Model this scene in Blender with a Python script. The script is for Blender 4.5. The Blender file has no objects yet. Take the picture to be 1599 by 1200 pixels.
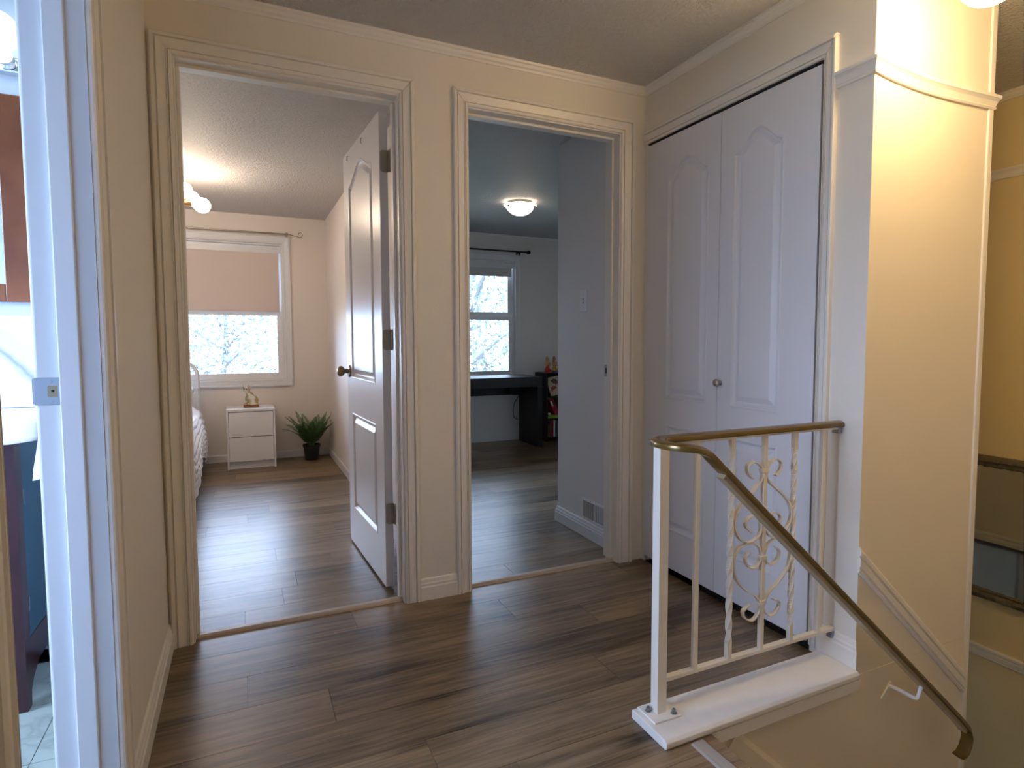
import bpy, bmesh, math, random
from mathutils import Vector, Matrix, noise
import numpy as np

random.seed(7)
np.random.seed(7)
SC = bpy.context.scene
COL = SC.collection
PI = math.pi

# ------------------------------------------------------------------ camera
F_PX, W_PX, H_PX = 948.19, 1599.0, 1200.0
cam_data = bpy.data.cameras.new('camera')
cam = bpy.data.objects.new('camera', cam_data)
COL.objects.link(cam)
yaw, pitch, roll = 0.45307, -0.063847, -0.000695
fwd = Vector((math.sin(yaw) * math.cos(pitch), math.cos(yaw) * math.cos(pitch), math.sin(pitch)))
rgt = Vector((math.cos(yaw), -math.sin(yaw), 0))
upv = rgt.cross(fwd)
r2 = math.cos(roll) * rgt + math.sin(roll) * upv
u2 = -math.sin(roll) * rgt + math.cos(roll) * upv
M = Matrix((r2, u2, -fwd)).transposed().to_4x4()
M.translation = Vector((0.0013, -2.4049, 1.0769))
cam.matrix_world = M
cam_data.sensor_fit = 'HORIZONTAL'
cam_data.sensor_width = 36.0
cam_data.lens = 36.0 * F_PX / W_PX
cam_data.shift_x = -(841.02 - 799.5) / W_PX
cam_data.shift_y = -(600.0 - 592.43) / W_PX
cam_data.clip_start = 0.02
SC.camera = cam

# ------------------------------------------------------------------ world and exposure
WORLD_STRENGTH = 14.5
world = bpy.data.worlds.new('overcast_sky')
SC.world = world
world.use_nodes = True
wn = world.node_tree.nodes
wn['Background'].inputs[0].default_value = (0.55, 0.69, 1.0, 1)
wn['Background'].inputs[1].default_value = WORLD_STRENGTH
SC.view_settings.view_transform = 'Standard'
SC.view_settings.look = 'None'
SC.view_settings.exposure = 0.70
SC.view_settings.gamma = 1.0
SC.view_settings.use_curve_mapping = False
SC.cycles.use_denoising = True
SC.cycles.max_bounces = 12
SC.cycles.diffuse_bounces = 8
SC.cycles.transparent_max_bounces = 16
SC.cycles.sample_clamp_indirect = 6.0
SC.cycles.caustics_reflective = False
SC.cycles.caustics_refractive = False

LAMP_HALL = 56.0        # stairwell globe
LAMP_BULB = 33.0        # bedroom bulbs
LAMP_BOWL = 3.6         # second bedroom bowl
LAMP_BATH = 2.5        # bathroom vanity globes


def portal(name, loc, rot, sx, sy):
    l = bpy.data.lights.new(name, 'AREA')
    l.shape = 'RECTANGLE'
    l.size, l.size_y = sx, sy
    l.cycles.is_portal = True
    o = bpy.data.objects.new(name, l)
    o.location, o.rotation_euler = loc, rot
    COL.objects.link(o)
    return o


# windows: (portal centre, facing into the room)
portal('window_portal', (-0.70, 3.74, 1.34), (-PI / 2, 0, 0), 2.12, 1.25)     # faces -y
portal('window_portal', (1.80, 3.74, 1.31), (-PI / 2, 0, 0), 1.72, 1.24)
portal('window_portal', (-2.04, -0.91, 1.35), (0, -PI / 2, 0), 1.34, 1.46)    # bathroom, faces +x
portal('window_portal', (1.45, 1.74, -1.05), (-PI / 2, 0, 0), 0.32, 1.1)     # added lower floor window

# ------------------------------------------------------------------ dimensions
XL, XC, YS, XE, XF = -0.258, 1.737, -1.149, 2.362, 3.313
ZC, ZR = 2.255, 2.19
YW = 3.60               # inner face of the outside wall


# ------------------------------------------------------------------ materials
def nodes_of(m):
    m.use_nodes = True
    nt = m.node_tree
    return nt, nt.nodes, nt.links, nt.nodes['Principled BSDF']


def mat(name, col, rough=0.5, metal=0.0, bump=0.0, bscale=60.0, vary=0.0, vscale=6.0, emit=None, estr=0.0, spec=0.5, coat=0.0):
    m = bpy.data.materials.new(name)
    nt, N, L, P = nodes_of(m)
    P.inputs['Base Color'].default_value = (*col, 1)
    P.inputs['Roughness'].default_value = rough
    P.inputs['Metallic'].default_value = metal
    P.inputs['Specular IOR Level'].default_value = spec
    P.inputs['Coat Weight'].default_value = coat
    geo = N.new('ShaderNodeNewGeometry')
    if vary:
        nz = N.new('ShaderNodeTexNoise')
        nz.inputs['Scale'].default_value = vscale
        nz.inputs['Detail'].default_value = 4
        L.new(geo.outputs['Position'], nz.inputs['Vector'])
        mx = N.new('ShaderNodeMix')
        mx.data_type = 'RGBA'
        mx.inputs['A'].default_value = tuple(c * (1 - vary) for c in col) + (1,)
        mx.inputs['B'].default_value = tuple(min(1, c * (1 + vary)) for c in col) + (1,)
        L.new(nz.outputs['Fac'], mx.inputs['Factor'])
        L.new(mx.outputs['Result'], P.inputs['Base Color'])
    if bump:
        nz = N.new('ShaderNodeTexNoise')
        nz.inputs['Scale'].default_value = bscale
        nz.inputs['Detail'].default_value = 3
        L.new(geo.outputs['Position'], nz.inputs['Vector'])
        b = N.new('ShaderNodeBump')
        b.inputs['Strength'].default_value = bump
        b.inputs['Distance'].default_value = 0.01
        L.new(nz.outputs['Fac'], b.inputs['Height'])
        L.new(b.outputs['Normal'], P.inputs['Normal'])
    if emit:
        P.inputs['Emission Color'].default_value = (*emit, 1)
        P.inputs['Emission Strength'].default_value = estr
    return m


def plank_mat(name, dark, mid, light, rough, along='x'):
    m = bpy.data.materials.new(name)
    nt, N, L, P = nodes_of(m)
    geo = N.new('ShaderNodeNewGeometry')
    oi = N.new('ShaderNodeObjectInfo')
    off = N.new('ShaderNodeVectorMath'); off.operation = 'SCALE'
    off.inputs[0].default_value = (37.0, 91.0, 13.0)
    L.new(oi.outputs['Random'], off.inputs['Scale'])
    add = N.new('ShaderNodeVectorMath'); add.operation = 'ADD'
    L.new(geo.outputs['Position'], add.inputs[0]); L.new(off.outputs[0], add.inputs[1])

    def nz(scale, vec, detail=5, rough_=0.6, dist=0.0):
        mp = N.new('ShaderNodeMapping'); mp.inputs['Scale'].default_value = vec
        L.new(add.outputs[0], mp.inputs['Vector'])
        n = N.new('ShaderNodeTexNoise'); n.inputs['Scale'].default_value = scale
        n.inputs['Detail'].default_value = detail; n.inputs['Roughness'].default_value = rough_
        n.inputs['Distortion'].default_value = dist
        L.new(mp.outputs[0], n.inputs['Vector'])
        return n
    grain = nz(1.0, (2.4, 42, 1), 8, 0.68, 0.5)
    fine = nz(1.0, (7, 150, 1), 3, 0.6)
    saw = nz(1.0, (150, 8, 1), 2, 0.5)
    broad = nz(1.0, (1.3, 5, 1), 3, 0.5, 0.6)
    kmp = N.new('ShaderNodeMapping'); kmp.inputs['Scale'].default_value = (1.5, 5.5, 1)
    L.new(add.outputs[0], kmp.inputs['Vector'])
    kv = N.new('ShaderNodeTexVoronoi'); kv.inputs['Scale'].default_value = 1.0
    L.new(kmp.outputs[0], kv.inputs['Vector'])
    kr = N.new('ShaderNodeMapRange'); kr.inputs['From Min'].default_value = 0.03; kr.inputs['From Max'].default_value = 0.20
    kr.inputs['To Min'].default_value = -0.16; kr.inputs['To Max'].default_value = 0.0
    L.new(kv.outputs['Distance'], kr.inputs['Value'])
    ramp = N.new('ShaderNodeValToRGB')
    e = ramp.color_ramp.elements
    e[0].position, e[0].color = 0.385, (*dark, 1)
    e[1].position, e[1].color = 0.635, (*light, 1)
    k = e.new(0.47); k.color = (*mid, 1)
    s = N.new('ShaderNodeMath'); s.operation = 'MULTIPLY_ADD'
    s.inputs[1].default_value = 0.5
    L.new(grain.outputs['Fac'], s.inputs[0])
    s2 = N.new('ShaderNodeMath'); s2.operation = 'MULTIPLY_ADD'; s2.inputs[1].default_value = 0.32
    L.new(broad.outputs['Fac'], s2.inputs[0])
    s3 = N.new('ShaderNodeMath'); s3.operation = 'MULTIPLY_ADD'; s3.inputs[1].default_value = 0.22
    L.new(fine.outputs['Fac'], s3.inputs[0])
    s4 = N.new('ShaderNodeMath'); s4.operation = 'MULTIPLY_ADD'; s4.inputs[1].default_value = 0.10; s4.inputs[2].default_value = -0.05
    L.new(oi.outputs['Random'], s4.inputs[0])
    L.new(s4.outputs[0], s3.inputs[2]); L.new(s3.outputs[0], s2.inputs[2]); L.new(s2.outputs[0], s.inputs[2])
    kk = N.new('ShaderNodeMath'); kk.operation = 'ADD'
    L.new(s.outputs[0], kk.inputs[0]); L.new(kr.outputs[0], kk.inputs[1])
    L.new(kk.outputs[0], ramp.inputs['Fac'])
    L.new(ramp.outputs['Color'], P.inputs['Base Color'])
    P.inputs['Roughness'].default_value = rough
    b = N.new('ShaderNodeBump'); b.inputs['Strength'].default_value = 0.16; b.inputs['Distance'].default_value = 0.0025
    h = N.new('ShaderNodeMath'); h.operation = 'MULTIPLY_ADD'; h.inputs[1].default_value = 0.35
    L.new(saw.outputs['Fac'], h.inputs[0]); L.new(fine.outputs['Fac'], h.inputs[2])
    L.new(h.outputs[0], b.inputs['Height']); L.new(b.outputs['Normal'], P.inputs['Normal'])
    return m


def popcorn_mat(name, col):
    m = bpy.data.materials.new(name)
    nt, N, L, P = nodes_of(m)
    P.inputs['Base Color'].default_value = (*col, 1)
    P.inputs['Roughness'].default_value = 0.55
    geo = N.new('ShaderNodeNewGeometry')
    n = N.new('ShaderNodeTexNoise'); n.inputs['Scale'].default_value = 58; n.inputs['Detail'].default_value = 4
    n.inputs['Roughness'].default_value = 0.7
    L.new(geo.outputs['Position'], n.inputs['Vector'])
    b = N.new('ShaderNodeBump'); b.inputs['Strength'].default_value = 1.0; b.inputs['Distance'].default_value = 0.045
    L.new(n.outputs['Fac'], b.inputs['Height']); L.new(b.outputs['Normal'], P.inputs['Normal'])
    return m


def marble_mat(name, base, vein, scale=1.6, rough=0.18, diagonal=False):
    m = bpy.data.materials.new(name)
    nt, N, L, P = nodes_of(m)
    geo = N.new('ShaderNodeNewGeometry')
    if diagonal:
        sp = N.new('ShaderNodeSeparateXYZ'); L.new(geo.outputs['Position'], sp.inputs[0])
        nz = N.new('ShaderNodeTexNoise'); nz.inputs['Scale'].default_value = 5; nz.inputs['Detail'].default_value = 5
        L.new(geo.outputs['Position'], nz.inputs['Vector'])
        a = N.new('ShaderNodeMath'); a.operation = 'MULTIPLY_ADD'; a.inputs[1].default_value = 0.85
        L.new(sp.outputs['X'], a.inputs[0]); L.new(sp.outputs['Z'], a.inputs[2])
        b = N.new('ShaderNodeMath'); b.operation = 'MULTIPLY_ADD'; b.inputs[1].default_value = 0.16
        L.new(nz.outputs['Fac'], b.inputs[0]); L.new(a.outputs[0], b.inputs[2])
        c = N.new('ShaderNodeMath'); c.operation = 'PINGPONG'; c.inputs[1].default_value = 0.5
        L.new(b.outputs[0], c.inputs[0])
        ramp = N.new('ShaderNodeValToRGB'); e = ramp.color_ramp.elements
        e[0].position, e[0].color = 0.40, (*base, 1)
        e[1].position, e[1].color = 0.50, (*vein, 1)
        mid = tuple(0.35 * q + 0.65 * w for q, w in zip(vein, base))
        k = e.new(0.42); k.color = (*mid, 1)
        k = e.new(0.478); k.color = (*mid, 1)
        L.new(c.outputs[0], ramp.inputs['Fac']); L.new(ramp.outputs['Color'], P.inputs['Base Color'])
        P.inputs['Roughness'].default_value = rough
        return m
    wv = N.new('ShaderNodeTexNoise'); wv.inputs['Scale'].default_value = scale * 1.5; wv.inputs['Detail'].default_value = 6
    wv.inputs['Distortion'].default_value = 1.3
    L.new(geo.outputs['Position'], wv.inputs['Vector'])
    ramp = N.new('ShaderNodeValToRGB'); e = ramp.color_ramp.elements
    e[0].position, e[0].color = 0.44, (*base, 1)
    e[1].position, e[1].color = 0.56, (*base, 1)
    k = e.new(0.495); k.color = (*vein, 1)
    k = e.new(0.51); k.color = tuple(0.5 * (a + b_) for a, b_ in zip(base, vein)) + (1,)
    L.new(wv.outputs['Fac'], ramp.inputs['Fac']); L.new(ramp.outputs['Color'], P.inputs['Base Color'])
    P.inputs['Roughness'].default_value = rough
    return m


def wood_mat(name, dark, light, rough=0.3, vec=(30, 30, 2)):
    m = bpy.data.materials.new(name)
    nt, N, L, P = nodes_of(m)
    geo = N.new('ShaderNodeNewGeometry')
    mp = N.new('ShaderNodeMapping'); mp.inputs['Scale'].default_value = vec
    L.new(geo.outputs['Position'], mp.inputs['Vector'])
    n = N.new('ShaderNodeTexNoise'); n.inputs['Scale'].default_value = 1.0; n.inputs['Detail'].default_value = 6
    L.new(mp.outputs[0], n.inputs['Vector'])
    ramp = N.new('ShaderNodeValToRGB'); e = ramp.color_ramp.elements
    e[0].position, e[0].color = 0.3, (*dark, 1)
    e[1].position, e[1].color = 0.7, (*light, 1)
    L.new(n.outputs['Fac'], ramp.inputs['Fac']); L.new(ramp.outputs['Color'], P.inputs['Base Color'])
    P.inputs['Roughness'].default_value = rough
    return m


def glass_mat(name, tint=(0.96, 0.985, 0.98)):
    m = bpy.data.materials.new(name)
    nt, N, L, P = nodes_of(m)
    N.remove(P)
    tr = N.new('ShaderNodeBsdfTransparent'); tr.inputs[0].default_value = (*tint, 1)
    gl = N.new('ShaderNodeBsdfGlossy'); gl.inputs['Roughness'].default_value = 0.02
    lw = N.new('ShaderNodeFresnel'); lw.inputs[0].default_value = 1.45
    mx = N.new('ShaderNodeMixShader')
    L.new(lw.outputs[0], mx.inputs[0]); L.new(tr.outputs[0], mx.inputs[1]); L.new(gl.outputs[0], mx.inputs[2])
    L.new(mx.outputs[0], N['Material Output'].inputs[0])
    return m


def leaf_mat(name, a, b, scale=1.5, rough=0.5):
    m = bpy.data.materials.new(name)
    nt, N, L, P = nodes_of(m)
    geo = N.new('ShaderNodeNewGeometry')
    n = N.new('ShaderNodeTexNoise'); n.inputs['Scale'].default_value = scale; n.inputs['Detail'].default_value = 4
    L.new(geo.outputs['Position'], n.inputs['Vector'])
    ramp = N.new('ShaderNodeValToRGB'); e = ramp.color_ramp.elements
    e[0].position, e[0].color = 0.35, (*a, 1)
    e[1].position, e[1].color = 0.65, (*b, 1)
    L.new(n.outputs['Fac'], ramp.inputs['Fac']); L.new(ramp.outputs['Color'], P.inputs['Base Color'])
    P.inputs['Roughness'].default_value = rough
    return m


def cloth_mat(name, col, bump=0.3, scale=70, trans=0.0):
    m = mat(name, col, 0.9, bump=bump, bscale=scale, spec=0.2)
    if trans:
        m.node_tree.nodes['Principled BSDF'].inputs['Transmission Weight'].default_value = 0
    return m


M_WALL = mat('cream_wall_paint', (0.80, 0.755, 0.665), 0.55, bump=0.06, bscale=120)
M_STAIRWALL = mat('lamp_warmed_wall_paint', (0.82, 0.755, 0.63), 0.55, bump=0.06, bscale=120)  # the hall's cream, yellowed to carry the lamp's warm light
M_YELLOW = mat('yellow_landing_wall_paint', (0.80, 0.67, 0.38), 0.55, bump=0.06, bscale=120)
M_ROOMA = mat('pale_pink_beige_wall_paint', (0.78, 0.725, 0.675), 0.5, bump=0.05, bscale=120)
M_ROOMB = mat('pale_grey_wall_paint', (0.74, 0.72, 0.71), 0.5, bump=0.05, bscale=120)
M_BATH = mat('bathroom_wall_paint', (0.62, 0.72, 0.86), 0.5)
M_TRIM = mat('cream_white_trim_paint', (0.82, 0.79, 0.73), 0.35)
M_TRIMW = mat('white_trim_paint', (0.72, 0.73, 0.75), 0.35)
M_DOOR = mat('white_semigloss_door_paint', (0.80, 0.79, 0.80), 0.28, bump=0.05, bscale=40)
M_BIFOLD = mat('white_satin_closet_paint', (0.74, 0.745, 0.78), 0.45)
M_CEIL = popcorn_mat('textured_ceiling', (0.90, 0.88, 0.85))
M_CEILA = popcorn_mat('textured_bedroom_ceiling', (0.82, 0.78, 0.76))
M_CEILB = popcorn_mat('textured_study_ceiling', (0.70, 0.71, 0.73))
M_PLANK = plank_mat('brown_vinyl_plank', (0.028, 0.018, 0.010), (0.120, 0.083, 0.047), (0.275, 0.200, 0.122), 0.32)
M_SUB = mat('dark_subfloor', (0.03, 0.022, 0.016), 0.9)
M_THRESH = wood_mat('tan_threshold_strip', (0.38, 0.32, 0.27), (0.50, 0.44, 0.38), 0.4, (3, 60, 60))
M_GREYSTRIP = wood_mat('grey_nosing_strip', (0.28, 0.27, 0.27), (0.40, 0.39, 0.38), 0.4, (40, 3, 60))
M_IRON = mat('cream_painted_iron', (0.83, 0.80, 0.73), 0.35)
M_BAR = mat('khaki_painted_steel', (0.36, 0.30, 0.19), 0.4)
M_BRONZE = mat('bronze_handrail_cap', (0.170, 0.108, 0.024), 0.27, metal=0.45, coat=0.3)
M_NICKEL = mat('brushed_nickel', (0.42, 0.39, 0.34), 0.35, metal=1.0)
M_BRASSKNOB = mat('antique_brass', (0.30, 0.235, 0.15), 0.3, metal=1.0)
M_STEEL = mat('zinc_bolt', (0.35, 0.37, 0.40), 0.4, metal=0.9)
M_LEDGE = mat('worn_white_ledge_paint', (0.82, 0.81, 0.79), 0.4, vary=0.06, vscale=22)
M_MARBLE = marble_mat('white_marble', (0.80, 0.81, 0.82), (0.30, 0.34, 0.40), diagonal=True)
M_TILE = marble_mat('green_grey_stone_tile', (0.33, 0.39, 0.36), (0.24, 0.29, 0.27), 2.2, 0.35)
M_GROUT = mat('grey_grout', (0.36, 0.40, 0.38), 0.9)
M_MAHOG = wood_mat('mahogany_stain', (0.095, 0.026, 0.010), (0.235, 0.080, 0.030), 0.25, (4, 40, 4))
M_MAHOGD = wood_mat('dark_mahogany', (0.028, 0.008, 0.012), (0.055, 0.016, 0.020), 0.3, (4, 40, 4))
M_VANSIDE = mat('blue_lit_vanity_side', (0.008, 0.070, 0.125), 0.35)  # teal stands in for bluish light on the mahogany side
M_PORC = mat('white_porcelain', (0.86, 0.87, 0.88), 0.12)
M_TOWEL = cloth_mat('pale_towel', (0.78, 0.79, 0.82), 0.5, 160)
M_MIRROR = mat('mirror_glass', (0.86, 0.88, 0.87), 0.02, metal=1.0)
M_CHROME = mat('chrome', (0.70, 0.72, 0.75), 0.1, metal=1.0)
M_GLASS = glass_mat('window_glass')
M_VINYL = mat('white_vinyl_window_frame', (0.80, 0.81, 0.82), 0.35)
M_BLIND = mat('pinkish_blind_fabric', (0.70, 0.60, 0.55), 0.9, bump=0.05, bscale=300)
_nt = M_BLIND.node_tree
_tl = _nt.nodes.new('ShaderNodeBsdfTranslucent'); _tl.inputs[0].default_value = (0.80, 0.66, 0.60, 1)
_mx = _nt.nodes.new('ShaderNodeMixShader'); _mx.inputs[0].default_value = 0.045
_nt.links.new(_nt.nodes['Principled BSDF'].outputs[0], _mx.inputs[1]); _nt.links.new(_tl.outputs[0], _mx.inputs[2])
_nt.links.new(_mx.outputs[0], _nt.nodes['Material Output'].inputs[0])
M_BLINDW = mat('grey_white_blind_fabric', (0.58, 0.58, 0.59), 0.9)
M_BLACK = mat('black_brown_laminate', (0.006, 0.006, 0.008), 0.42, spec=0.3)
M_BLACKM = mat('black_metal', (0.012, 0.012, 0.014), 0.4, metal=0.5)
M_PLASTIC = mat('black_plastic', (0.015, 0.016, 0.018), 0.45)
M_WHITEP = mat('white_plastic', (0.80, 0.80, 0.82), 0.35)
M_DARKHOLE = mat('recess_shade_black', (0.010, 0.010, 0.012), 0.9)  # near black for shade inside holes and gaps; one screw shares it
M_WHITEL = mat('white_laminate', (0.80, 0.79, 0.80), 0.4)
M_BEDMETAL = mat('white_enamel_tube', (0.80, 0.81, 0.84), 0.3)
M_LINEN = cloth_mat('white_linen', (0.84, 0.84, 0.87), 0.25, 60)
M_BRASS = mat('warm_brass', (0.70, 0.42, 0.16), 0.28, metal=1.0)
M_BULB = mat('lit_bulb_glass', (1, 0.95, 0.88), 0.3, emit=(1.0, 0.80, 0.60), estr=LAMP_BULB)
M_BOWL = mat('lit_frosted_bowl', (1, 0.95, 0.9), 0.3, emit=(1.0, 0.80, 0.62), estr=LAMP_BOWL)
M_GLOBE = mat('lit_opal_globe', (1, 0.95, 0.85), 0.3, emit=(1.0, 0.69, 0.35), estr=LAMP_HALL)
M_BATHGLOBE = mat('lit_vanity_globe', (1, 1, 1), 0.3, emit=(0.80, 0.90, 1.0), estr=LAMP_BATH)
M_FERN = leaf_mat('fern_green', (0.030, 0.090, 0.032), (0.085, 0.200, 0.060), 30, 0.45)
M_SOIL = mat('dark_soil', (0.02, 0.014, 0.01), 0.95, bump=0.8, bscale=120)
M_POT = mat('black_plant_pot', (0.012, 0.012, 0.014), 0.5)
M_FRAMEW = mat('weathered_grey_ornate_wood', (0.15, 0.125, 0.085), 0.55, vary=0.65, vscale=70, bump=0.8, bscale=60)
M_LAWN = leaf_mat('lawn_green', (0.17, 0.19, 0.14), (0.24, 0.25, 0.19), 0.8, 0.9)
M_LEAFA = leaf_mat('hazed_pale_leaves', (0.21, 0.245, 0.28), (0.30, 0.325, 0.32), 0.9)  # haze is put into the blue-grey leaf colour
M_LEAFB = leaf_mat('yellow_green_leaves', (0.10, 0.15, 0.14), (0.25, 0.25, 0.18), 0.9)
M_BARK = mat('grey_bark', (0.15, 0.15, 0.16), 0.9, bump=0.6, bscale=25)
M_ROOF = mat('exterior_siding', (0.5, 0.5, 0.5), 0.8)


# ------------------------------------------------------------------ mesh builder
class MB:
    def __init__(self):
        self.v, self.f = [], []

    def box(self, x0, x1, y0, y1, z0, z1):
        n = len(self.v)
        for x in (x0, x1):
            for y in (y0, y1):
                for z in (z0, z1):
                    self.v.append((x, y, z))
        for q in ((0, 1, 3, 2), (4, 6, 7, 5), (0, 4, 5, 1), (2, 3, 7, 6), (0, 2, 6, 4), (1, 5, 7, 3)):
            self.f.append(tuple(n + i for i in q))
        return self

    def obox(self, o, ax, ay, az, a0, a1, b0, b1, c0, c1):
        n = len(self.v)
        for a in (a0, a1):
            for b in (b0, b1):
                for c in (c0, c1):
                    self.v.append(tuple(o[i] + ax[i] * a + ay[i] * b + az[i] * c for i in range(3)))
        for q in ((0, 1, 3, 2), (4, 6, 7, 5), (0, 4, 5, 1), (2, 3, 7, 6), (0, 2, 6, 4), (1, 5, 7, 3)):
            self.f.append(tuple(n + i for i in q))
        return self

    def rings(self, rings, close=True, cap0=True, cap1=True):
        n = len(self.v)
        k = len(rings[0])
        for r in rings:
            self.v += [tuple(p) for p in r]
        for i in range(len(rings) - 1):
            for j in range(k if close else k - 1):
                a, b = n + i * k + j, n + i * k + (j + 1) % k
                self.f.append((a, b, b + k, a + k))
        if cap0:
            self.f.append(tuple(n + j for j in range(k)))
        if cap1:
            self.f.append(tuple(n + (len(rings) - 1) * k + j for j in reversed(range(k))))
        return self

    def lathe(self, prof, c=(0, 0, 0), ax=(0, 0, 1), seg=24):
        """prof: (radius, height along ax)"""
        a = Vector(ax).normalized()
        t = Vector((1, 0, 0)) if abs(a.x) < 0.9 else Vector((0, 1, 0))
        u = a.cross(t).normalized(); w = a.cross(u)
        c = Vector(c)
        rs = []
        for r, h in prof:
            r = max(r, 1e-5)
            rs.append([c + a * h + (u * math.cos(2 * PI * i / seg) + w * math.sin(2 * PI * i / seg)) * r for i in range(seg)])
        return self.rings(rs)

    def tube(self, path, r, seg=8, caps=True, flat=None):
        """round (or elliptical: flat=(rx, rz)) sweep along a path"""
        P = [Vector(p) for p in path]
        rs = []
        prev = None
        for i, p in enumerate(P):
            d = (P[min(i + 1, len(P) - 1)] - P[max(i - 1, 0)])
            d = d.normalized() if d.length > 1e-9 else Vector((0, 0, 1))
            if prev is None:
                t = Vector((0, 0, 1)) if abs(d.z) < 0.95 else Vector((0, 1, 0))
                s = d.cross(t).normalized()
            else:
                s = (prev - d * prev.dot(d)).normalized()
            prev = s
            n = s.cross(d)
            rr = r[i] if isinstance(r, (list, tuple)) else r
            ring = []
            for j in range(seg):
                a = 2 * PI * j / seg
                ra, rb = (rr, rr) if flat is None else flat
                ring.append(p + s * math.cos(a) * ra + n * math.sin(a) * rb)
            rs.append(ring)
        return self.rings(rs, cap0=caps, cap1=caps)

    def ribbon(self, path, y0, half_w, half_t):
        """flat bar bent in the x-z plane, its width along y"""
        P = [Vector((p[0], 0, p[1])) for p in path]
        rs = []
        for i, p in enumerate(P):
            d = (P[min(i + 1, len(P) - 1)] - P[max(i - 1, 0)]).normalized()
            n = Vector((-d.z, 0, d.x))
            rs.append([(p.x + n.x * a, y0 + b, p.z + n.z * a) for a, b in
                       ((half_t, -half_w), (half_t, half_w), (-half_t, half_w), (-half_t, -half_w))])
        return self.rings(rs)

    def ellipsoid(self, c, r, seg=16, rows=10):
        n = len(self.v)
        rs = []
        for i in range(rows + 1):
            th = PI * i / rows
            s = max(math.sin(th), 1e-4)
            rs.append([(c[0] + r[0] * s * math.cos(2 * PI * j / seg), c[1] + r[1] * s * math.sin(2 * PI * j / seg),
                        c[2] + r[2] * math.cos(th)) for j in range(seg)])
        return self.rings(rs)

    def mould(self, prof, p0, p1, nrm, e0=0.0, e1=0.0, plumb=False):
        """extrude (depth, height) profile from p0 to p1; nrm points out of the wall; e0/e1 mitre factors"""
        p0, p1, nrm = Vector(p0), Vector(p1), Vector(nrm).normalized()
        d = (p1 - p0).normalized()
        up = nrm.cross(d)
        if up.z < 0:
            up = -up
        if plumb:
            up = Vector((0, 0, 1.0 / max(0.2, up.z)))
        a = [p0 + nrm * q + up * h - d * (e0 * q) for q, h in prof]
        b = [p1 + nrm * q + up * h + d * (e1 * q) for q, h in prof]
        return self.rings([a, b])

    def quad(self, a, b, c, d):
        n = len(self.v)
        self.v += [tuple(a), tuple(b), tuple(c), tuple(d)]
        self.f.append((n, n + 1, n + 2, n + 3))
        return self

    def build(self, name, m, parent=None, smooth=False, base=None, bevel=0.0, normals=True):
        off = Vector((0, 0, 0))
        if parent is not None:
            off = world_loc(parent)
        elif base is not None:
            off = Vector(base)
        me = bpy.data.meshes.new(name)
        me.from_pydata([(p[0] - off.x, p[1] - off.y, p[2] - off.z) for p in self.v], [], self.f)
        if normals:
            bm = bmesh.new(); bm.from_mesh(me)
            bmesh.ops.recalc_face_normals(bm, faces=bm.faces)
            bm.to_mesh(me); bm.free()
        if m is not None:
            me.materials.append(m)
        if smooth:
            me.polygons.foreach_set('use_smooth', [True] * len(me.polygons))
            try:
                me.set_sharp_from_angle(angle=math.radians(40))
            except Exception:
                pass
        o = bpy.data.objects.new(name, me)
        COL.objects.link(o)
        if parent is not None:
            o.parent = parent
        elif base is not None:
            o.location = off
        if bevel:
            b = o.modifiers.new('bevel', 'BEVEL')
            b.width, b.segments, b.limit_method = bevel, 2, 'ANGLE'
        return o


def world_loc(o):
    p = Vector(o.location)
    while o.parent is not None:
        o = o.parent
        p += Vector(o.location)
    return p


def tag(o, label=None, cat=None, group=None, kind=None):
    if label: o['label'] = label
    if cat: o['category'] = cat
    if group: o['group'] = group
    if kind: o['kind'] = kind
    return o


def thing(name, label, cat, loc, group=None):
    o = bpy.data.objects.new(name, None)
    o.location = loc
    o.empty_display_size = 0.1
    COL.objects.link(o)
    return tag(o, label, cat, group)


def struct_empty(name, loc):
    o = bpy.data.objects.new(name, None)
    o.location = loc
    o.empty_display_size = 0.1
    COL.objects.link(o)
    o['kind'] = 'structure'
    return o


def struct(name, mb, m, bevel=0.0):
    o = mb.build(name, m, bevel=bevel)
    o['kind'] = 'structure'
    return o


def boxes(*bs):
    mb = MB()
    for b in bs:
        mb.box(*b)
    return mb


def catmull(pts, n=6):
    out = []
    P = [Vector(p) for p in pts]
    P = [P[0] * 2 - P[1]] + P + [P[-1] * 2 - P[-2]]
    for i in range(1, len(P) - 2):
        for k in range(n):
            t = k / n
            a, b, c, d = P[i - 1], P[i], P[i + 1], P[i + 2]
            out.append(0.5 * ((2 * b) + (c - a) * t + (2 * a - 5 * b + 4 * c - d) * t * t + (3 * b - a - 3 * c + d) * t ** 3))
    out.append(P[-2])
    return out


# ------------------------------------------------------------------ profiles
# casing: (distance from the inner edge, depth out of the wall)
CASING = [(0.0, 0.0), (0.0, 0.006), (0.003, 0.010), (0.0105, 0.0125), (0.0118, 0.0060), (0.0142, 0.0060), (0.0150, 0.0125), (0.0178, 0.0125), (0.0186, 0.0085),
          (0.030, 0.0105), (0.0455, 0.0145), (0.0470, 0.0080), (0.0500, 0.0080), (0.0515, 0.0180), (0.0615, 0.0180), (0.066, 0.0145), (0.066, 0.0)]
BASEB = [(0, 0), (0.014, 0), (0.014, 0.055), (0.011, 0.060), (0.011, 0.068), (0.008, 0.074), (0.006, 0.086), (0.003, 0.090), (0, 0.090)]
BASES = [(0, 0), (0.010, 0), (0.010, 0.058), (0.006, 0.066), (0, 0.066)]
CROWN = [(0, 0), (0.006, 0), (0.008, 0.008), (0.014, 0.014), (0.018, 0.024), (0.024, 0.028), (0.026, 0.036), (0, 0.036)]
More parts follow.
